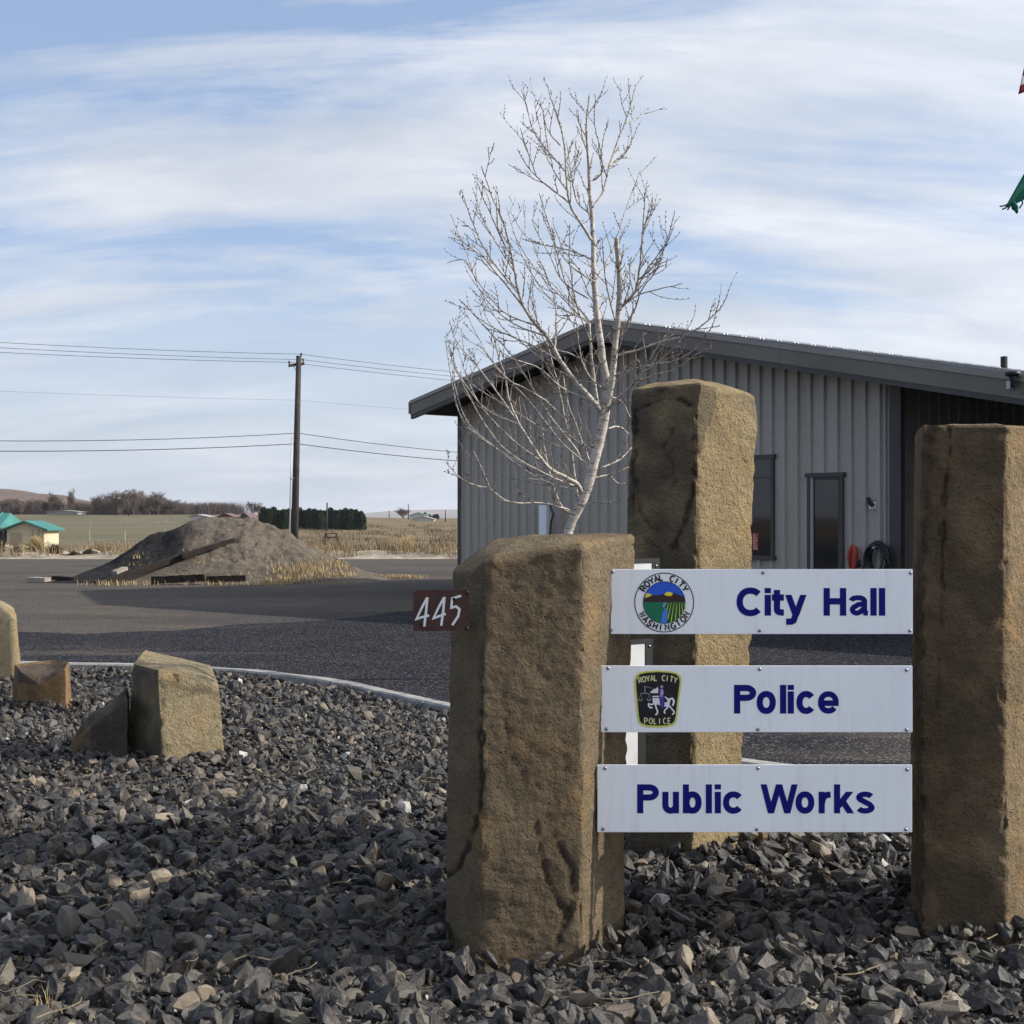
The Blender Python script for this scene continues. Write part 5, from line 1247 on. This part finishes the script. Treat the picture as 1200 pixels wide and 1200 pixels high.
for px, yt in ((205, 594), (213, 592), (222, 590), (231, 589), (240, 588), (250, 587), (259, 587), (266, 589), (273, 592)): far_tree(px, yt, 345+random.uniform(-10, 10), 1, 'bare reddish-brown tree just beyond the top of the heap', 'bare trees beyond the heap', 1.3)
far_tree(296, 587, 300, 0, 'bare tree at the left end of the evergreen row', w=1.1, group=None); far_tree(303, 589, 305, 1, 'second bare tree beside the left end of the evergreen row', group=None)
far_tree(472, 594, 330, 1, 'lone bare tree standing in the dry field', w=1.6, group=None)
sp_ = []
for _ in range(620):
    px = random.uniform(-20, 285); Y = random.uniform(335, 365); x = (px-600)/F*Y; sp_.append((x, Y, field_z(x, Y)))
blades('far_hedgerow', sp_, 26, .8, 3.6 , 1.3, varied('hedge_twigs', (.085, .065, .062), (.135, .105, .095), .3, 1, .1, bs=0), 'brownish tangled undergrowth along the foot of the far bare trees', 'undergrowth', .035)
# evergreens
def ever_mesh(seed):
    rs = random.Random(seed); mb = MB()
    for i in range(900):
        z = rs.random()**.8; r = (1.0-.35*z**3)*1.0*math.sqrt(max(0, 1-max(0, z-.55)**2*4.2)); a = rs.uniform(0, 6.283); rr = r*rs.uniform(.55, 1.05)
        c = Vector((math.cos(a)*rr, math.sin(a)*rr, z*2.0)); s_ = rs.uniform(.10, .22)
        d1 = Vector((rs.gauss(0, 1), rs.gauss(0, 1), rs.gauss(0, 1))).normalized()*s_; d2 = Vector((rs.gauss(0, 1), rs.gauss(0, 1), rs.gauss(0, 1))).normalized()*s_
        mb.add([c+d1, c+d2, c-d1*.6-d2*.4], [(0, 1, 2)])
    core = [(.72*(1-.2*(k_/5)**2)*math.cos(a), .72*(1-.2*(k_/5)**2)*math.sin(a), 1.75*k_/5) for k_ in range(6) for a in np.linspace(0, 5.5, 9)]
    mb.add(core, [(i*9+j, i*9+(j+1) % 9, (i+1)*9+(j+1) % 9, (i+1)*9+j) for i in range(5) for j in range(9)]+[tuple(45+j for j in range(9))])
    me = bpy.data.meshes.new('evergreen_crown'); me.from_pydata(mb.v, [], mb.f); me.materials.append(M_ever); return me
em_ = [ever_mesh(s_) for s_ in range(4)]
tm_ = MB(); tm_.tube([(0, 0, -.1), (0, 0, .8)], .08, 6); tmm = bpy.data.meshes.new('evergreen_trunk'); tmm.from_pydata(tm_.v, [], tm_.f); tmm.materials.append(M_far)
px = 309.0; i = 0
while px < 426:
    Y = 200.0 + random.uniform(-2, 2); x = (px-600)/F*Y; z0 = field_z(x, Y); yt = 596.3 + random.uniform(-1.6, 2.4) + (2.5 if px > 418 else 0); hh = H+(HZ-yt)/F*Y-z0
    rt = empty('evergreen_tree', (x, Y, z0), random.uniform(0, 6)); tag(rt, 'dark green tree in the dense evergreen row beyond the pole', 'tree', 'evergreen windbreak row')
    rt.scale = (random.uniform(.75, 1.0), .9, hh/2.0); link('crown', em_[i % 4], rt); link('trunk', tmm, rt); px += 6.0; i += 1
for px, yt in ((493, 603), (498, 600.5), (503, 603), (509, 603.5), (512, 602.5)):
    Y = 420; x = (px-600)/F*Y; z0 = field_z(x, Y); hh = max(1.5, H+(HZ-yt)/F*Y-z0); rt = empty('evergreen_tree', (x, Y, z0), random.uniform(0, 6)); tag(rt, 'small dark green tree near the pale farm building', 'tree', 'small trees by the farm building'); rt.scale = (.8, .8, hh/2); link('crown', em_[0], rt); link('trunk', tmm, rt)

# ------------------------------------------------------------------ far buildings and yard things
def gable_house(name, c, w, d, eave, rise, m_wall, m_roof, label, rz=0, over=.2, cat='shed', door=None, seams=0):
    rt = empty(name, c, rz); tag(rt, label, cat)
    mb = MB(); mb.prism([(-w/2, 0), (w/2, 0), (w/2, eave), (0, eave+rise), (-w/2, eave)], d, Matrix.Translation((0, d/2, 0))); mb.build('wall', m_wall, rt)
    for s_ in (-1, 1):
        mb = MB(); x1 = s_*(w/2+over); z1 = eave-rise*over/(w/2)
        mb.add([(0, -d/2-over, eave+rise+.02), (x1, -d/2-over, z1+.02), (x1, d/2+over, z1+.02), (0, d/2+over, eave+rise+.02), (0, -d/2-over, eave+rise+.10), (x1, -d/2-over, z1+.10), (x1, d/2+over, z1+.10), (0, d/2+over, eave+rise+.10)],
               [(0,1,2,3), (7,6,5,4), (0,4,5,1), (2,6,7,3), (1,5,6,2), (0,3,7,4)])
        for j in range(seams):
            y = -d/2-over + (d+2*over)*(j+.5)/seams; mb.add([(0, y-.03, eave+rise+.10), (x1, y-.03, z1+.10), (x1, y+.03, z1+.10), (0, y+.03, eave+rise+.10), (0, y, eave+rise+.15), (x1, y, z1+.15)], [(0,1,5,4), (3,4,5,2), (1,2,5), (0,4,3)])
        mb.build('roof', m_roof, rt)
    if door:
        for x0, x1, z1, m_ in door: mb = MB(); mb.box((x0, -d/2-.03, .02), (x1, -d/2-.002, z1)); mb.build('door', m_, rt)
    return rt
SY = 82.0; sc_ = SY/F
sp = U(39, 606, SY); sz = H+(HZ-649)/F*SY
sh = gable_house('garden_shed', (sp.x, SY, sz), 43*sc_, 2.6, 29*sc_, 8*sc_, M_shed, M_teal, 'small cream shed with teal gable roof and tan door', 0, .30, 'shed', [(-17*sc_, -4*sc_, 25*sc_, M_sdoor)])
for xx in (8, 15, 20): mb = MB(); mb.box((xx*sc_-.02, -1.345, .02), (xx*sc_+.02, -1.303, 29*sc_)); mb.build('batten', M_sdoor, sh)
mb = MB(); mb.tube([(-19.3*sc_, -1.5, 0), (-19.3*sc_, -1.5, 9*sc_)], .07, 8); mb.tube([(-19.3*sc_, -1.5, 9.2*sc_), (-19.3*sc_, -1.5, 11*sc_)], .12, 8); mb.build('tap_post', M_frame, sh)
s2 = U(-22, 606, SY+1.5); rt = empty('open_shelter', (s2.x, SY+1.5, sz)); tag(rt, 'teal-roofed open shelter at the left edge beside the cream shed', 'shelter')
mb = MB(); hx0, hx1 = -60*sc_, 36*sc_
zr, ze = 48*sc_, 31*sc_
mb.add([(hx0, -1.9, ze), (hx1, -1.9, ze), (29*sc_, .8, zr), (hx0, .8, zr), (hx0, -1.9, ze-.1), (hx1, -1.9, ze-.1), (29*sc_, .8, zr-.1), (hx0, .8, zr-.1), (hx1, 3, ze), (hx0, 3, ze)], [(0,1,2,3), (4,7,6,5), (0,4,5,1), (1,5,6,2), (2,8,9,3), (1, 8, 2)])
mb.build('roof', M_teal, rt)
for j in range(16):
    x = hx0+(hx1-hx0-.5)*(j+.5)/16; mb = MB(); mb.add([(x-.04, -1.92, ze+.01), (x+.04, -1.92, ze+.01), (x+.04-.012*j, .8, zr+.01), (x-.04-.012*j, .8, zr+.01), (x, -1.92, ze+.08), (x-.012*j, .8, zr+.08)], [(0,4,5,3), (4,1,2,5), (0,1,4)]); mb.build('roof_rib', M_teal, rt)
for x in (-45, -10, 8, 31, 38): mb = MB(); mb.box((x*sc_-.05, -1.75, 0), (x*sc_+.05, -1.65, ze-.1)); mb.build('post', M_galv if x < 31 else M_trim, rt)
mb = MB(); mb.box((hx0, .6, 0), (34*sc_, .7, ze-.1)); mb.build('back_wall', M_trim, rt)
# far pale farm building and long roofs
def far_house(px, yb, Y, w, h, rise, mw, mr, label, cat='building'):
    p = U(px, yb, Y); return gable_house('farm_building', (p.x, Y, p.z-.4), w, 6, h, rise, mw, mr, label, R(90) if w > 9 else 0, .3, cat)
mwh = flat('far_white', (.42, .42, .41)); mgr = flat('far_green', (.10, .30, .16)); mrd = flat('far_red', (.11, .05, .045))
far_house(491, 608, 400, 5, 1.4, .8, mwh, mgr, 'tiny far farm building with a green roof')
far_house(497, 611, 300, 4.5, .9, .6, mwh, mwh, 'tiny far pale shed in front of the green-roofed building')
far_house(78, 601, 320, 7, .6, .3, flat('far_dim', (.26, .25, .24)), flat('far_grey', (.30, .29, .28)), 'long low pale building in front of the left tree row')
far_house(236, 606, 240, 2.6, .5, .3, mwh, flat('far_grey2', (.30, .30, .30)), 'pale low roof just behind the top of the heap')
far_house(268, 606, 250, 2.4, .5, .5, mrd, mrd, 'dark red low farm roof right of the heap top'); far_house(290, 607, 260, 2.0, .5, .8, M_trim, mrd, 'dark steep-roofed hut left of the evergreen row')
# fence with angled tops
fn = empty('chain_link_fence', (-27, 88, ground_z(-27, 88))); tag(fn, 'thin wire fence with angled post tops in front of the green field', 'fence')
fz = lambda x, y: field_z(x, y)
posts = [(x_, 90.0) for x_ in (-33.5, -30.4, -27.5, -25.2, -22.6, -20)]
for x_, y_ in posts:
    mb = MB(); z0 = fz(x_, y_); mb.tube([(x_, y_, z0), (x_, y_, z0+1.75), (x_+.16, y_-.1, z0+2.1)], .024, 6); keep(mb.build('post', M_galv, fn), fn)
for kz in (.15, .9, 1.72, 2.05):
    mb = MB(); mb.tube([(x_, y_, fz(x_, y_)+kz) for x_, y_ in posts], .009, 4); keep(mb.build('wire', M_galv, fn), fn)
# rack / picnic table frame
pk = U(388, 634.5, 92); rt = empty('picnic_table', (pk.x, 92, field_z(pk.x, 92))); tag(rt, 'brown picnic table standing in the dry field right of the pole', 'picnic table')
zz = pk.z - field_z(pk.x, 92)
def pbx_(name, lo, hi): mb = MB(); mb.box(lo, hi); mb.build(name, M_brown, rt)
pbx_('table_top', (-.42, -.3, .50+zz), (.42, .3, .56+zz)); pbx_('bench_seat', (-.42, -.62, .26+zz), (.42, -.42, .30+zz)); pbx_('bench_seat', (-.42, .42, .26+zz), (.42, .62, .30+zz))
for sx in (-1, 1):
    for sy in (-1, 1): mb = MB(); mb.tube([(sx*.36, sy*.2, .5+zz), (sx*.5, sy*.55, zz-.3)], .035, 5); mb.build('leg', M_brown, rt)
# tumbleweed
def tumble(px, yb, Y, r, label):
    p = U(px, yb, Y); mb = MB(); rs = random.Random(px)
    for _ in range(260):
        a = rs.uniform(0, 6.283); e = rs.uniform(-.1, 1.5); d = Vector((math.cos(a)*math.cos(e), math.sin(a)*math.cos(e), math.sin(e)))
        P = [Vector((0, 0, 0)), d*r*.5+Vector((rs.uniform(-.1, .1), 0, 0)), d*r*rs.uniform(.75, 1.1)+Vector((rs.uniform(-.15, .15), rs.uniform(-.15, .15), 0))]
        mb.tube(P, [.02, .014, .008], 3, cap=False)
    o = mb.build('tumbleweed', M_straw if px % 2 else M_brown); o.location = (p.x, Y, field_z(p.x, Y)+.02 if Y > 79 else berm_z(p.x, Y)+.05); o['label'] = label; o['category'] = 'shrub'
M_tw = M_brown
tumble(477, 632, 95, 1.3, 'round tan bush in the dry field below the lone bare tree'); tumble(41, 650, 76, .75, 'dry tan bush in front of the cream shed door'); tumble(448, 651, 77, .5, 'low brown bush on the pale berm'); tumble(64, 651, 76, .5, 'small brown bush on the berm right of the shed')
# stones on the left berm
for i, px in enumerate((8, 18, 76, 86, 93, 104, 112)):
    V, Fc = shapes[i]; mb = MB(); s_ = random.uniform(.25, .45); mb.add([tuple(v*s_) for v in V], [tuple(f) for f in Fc]); o = mb.build('rock', M_bdark if i % 2 else M_berm); x = (px-600)/F*75; o.location = (x, 75, berm_z(x, 75)+.08)
    tag(o, 'rock on the berm in front of the far field, on the left', 'rock', 'rocks on the left berm')

# ------------------------------------------------------------------ flags and pole just outside the frame on the right
FY = 14.0; fp = U(1300, 606, FY); fl = empty('flagpole', (fp.x, FY, 0)); tag(fl, 'metal flagpole just beyond the right edge, carrying both flags', 'flagpole')
mb = MB(); mb.tube([(0, 0, 0), (0, 0, 7.6)], [.06, .04], 14); mb.build('pole', M_galv, fl, True); mb = MB(); lathe(mb, [(.01, 7.6), (.07, 7.66), (.08, 7.72), (.01, 7.8)], 12); mb.build('finial', M_bolt, fl, True)
def flag_mesh(name, corners, nx, ny, matf, mats, label, wav, seed):
    """corners: hoist top, hoist bottom, fly top, fly bottom"""
    a, b, c, d = corners; vs = []; mi = []
    for j in range(ny+1):
        for i in range(nx+1):
            u, v = i/nx, j/ny; p = a.lerp(c, u).lerp(b.lerp(d, u), v)
            w = wav*u*(math.sin(u*9+v*2+seed)+.6*math.sin(u*17-v*4+seed)); p = p+Vector((w*.25, w, w*.3*math.sin(v*3))); vs.append(p)
    fs = []
    for j in range(ny):
        for i in range(nx): fs.append((j*(nx+1)+i, j*(nx+1)+i+1, (j+1)*(nx+1)+i+1, (j+1)*(nx+1)+i)); mi.append(matf(i/nx, j/ny))
    me = bpy.data.meshes.new(name); me.from_pydata([tuple(v) for v in vs], [], fs)
    for m in mats: me.materials.append(m)
    me.polygons.foreach_set('material_index', mi); me.polygons.foreach_set('use_smooth', [True]*len(fs)); o = link(name, me)
    so = o.modifiers.new('thickness', 'SOLIDIFY'); so.thickness = .004; return o
us = empty('flag', (fp.x, FY, U(0, 0, FY).z)); tag(us, 'red and white striped flag tip at the upper right edge', 'flag')
o = flag_mesh('cloth', [U(1297, -70, FY), U(1297, 75, FY), U(1224, -28, FY-.2), U(1194, 110, FY-.3)], 40, 26, lambda u, v: 2 if (u < .4 and v < .54) else (0 if int(v*13) % 2 == 0 else 1), [M_fred, M_fwhite, M_fblue], '', .015, 1); o.parent = us; keep(o, us)
gf = empty('flag', (fp.x, FY, U(0, 150, FY).z)); tag(gf, 'frayed green flag tip at the right edge below the striped flag', 'flag')
o = flag_mesh('cloth', [U(1297, 95, FY), U(1297, 190, FY), U(1224, 160, FY-.2), U(1178, 244, FY-.3)], 30, 20, lambda u, v: 0, [M_fgreen], '', .03, 3); o.parent = gf; keep(o, gf)
mb = MB()
for P in ([(1183, 238), (1177, 241), (1172, 241.5)], [(1184, 240), (1178, 244), (1175, 245)], [(1186, 238), (1188, 243), (1192, 250)], [(1187, 238), (1191, 243), (1193, 249)], [(1198, 233), (1199, 238), (1195, 244)], [(1185, 240), (1181, 246)]):
    mb.tube([U(x, y, FY-.3+.02*i_) for i_, (x, y) in enumerate(P)], .008, 5)
mb.tube([U(1187, 236, FY-.3), U(1190, 243, FY-.28), U(1192.5, 248, FY-.3)], [.02, .035, .012], 6); keep(mb.build('frayed_threads', M_fgreen, gf), gf)

# ------------------------------------------------------------------ air
hz = MB(); hz.box((-4700, -40, -16), (4700, 6600, 70)); o = hz.build('haze', None if False else mat('air', (1, 1, 1)))
m = o.data.materials[0]; t = m.node_tree; t.nodes.clear(); vol = N(t, 'ShaderNodeVolumePrincipled'); vol.inputs['Density'].default_value = .00010; vol.inputs['Color'].default_value = (.80, .86, .96, 1); vol.inputs['Anisotropy'].default_value = .2
mo = N(t, 'ShaderNodeOutputMaterial'); L(t, vol.outputs[0], mo.inputs['Volume']); o['kind'] = 'stuff'; o['label'] = 'thin pale haze in the air over the fields'; o['category'] = 'haze'
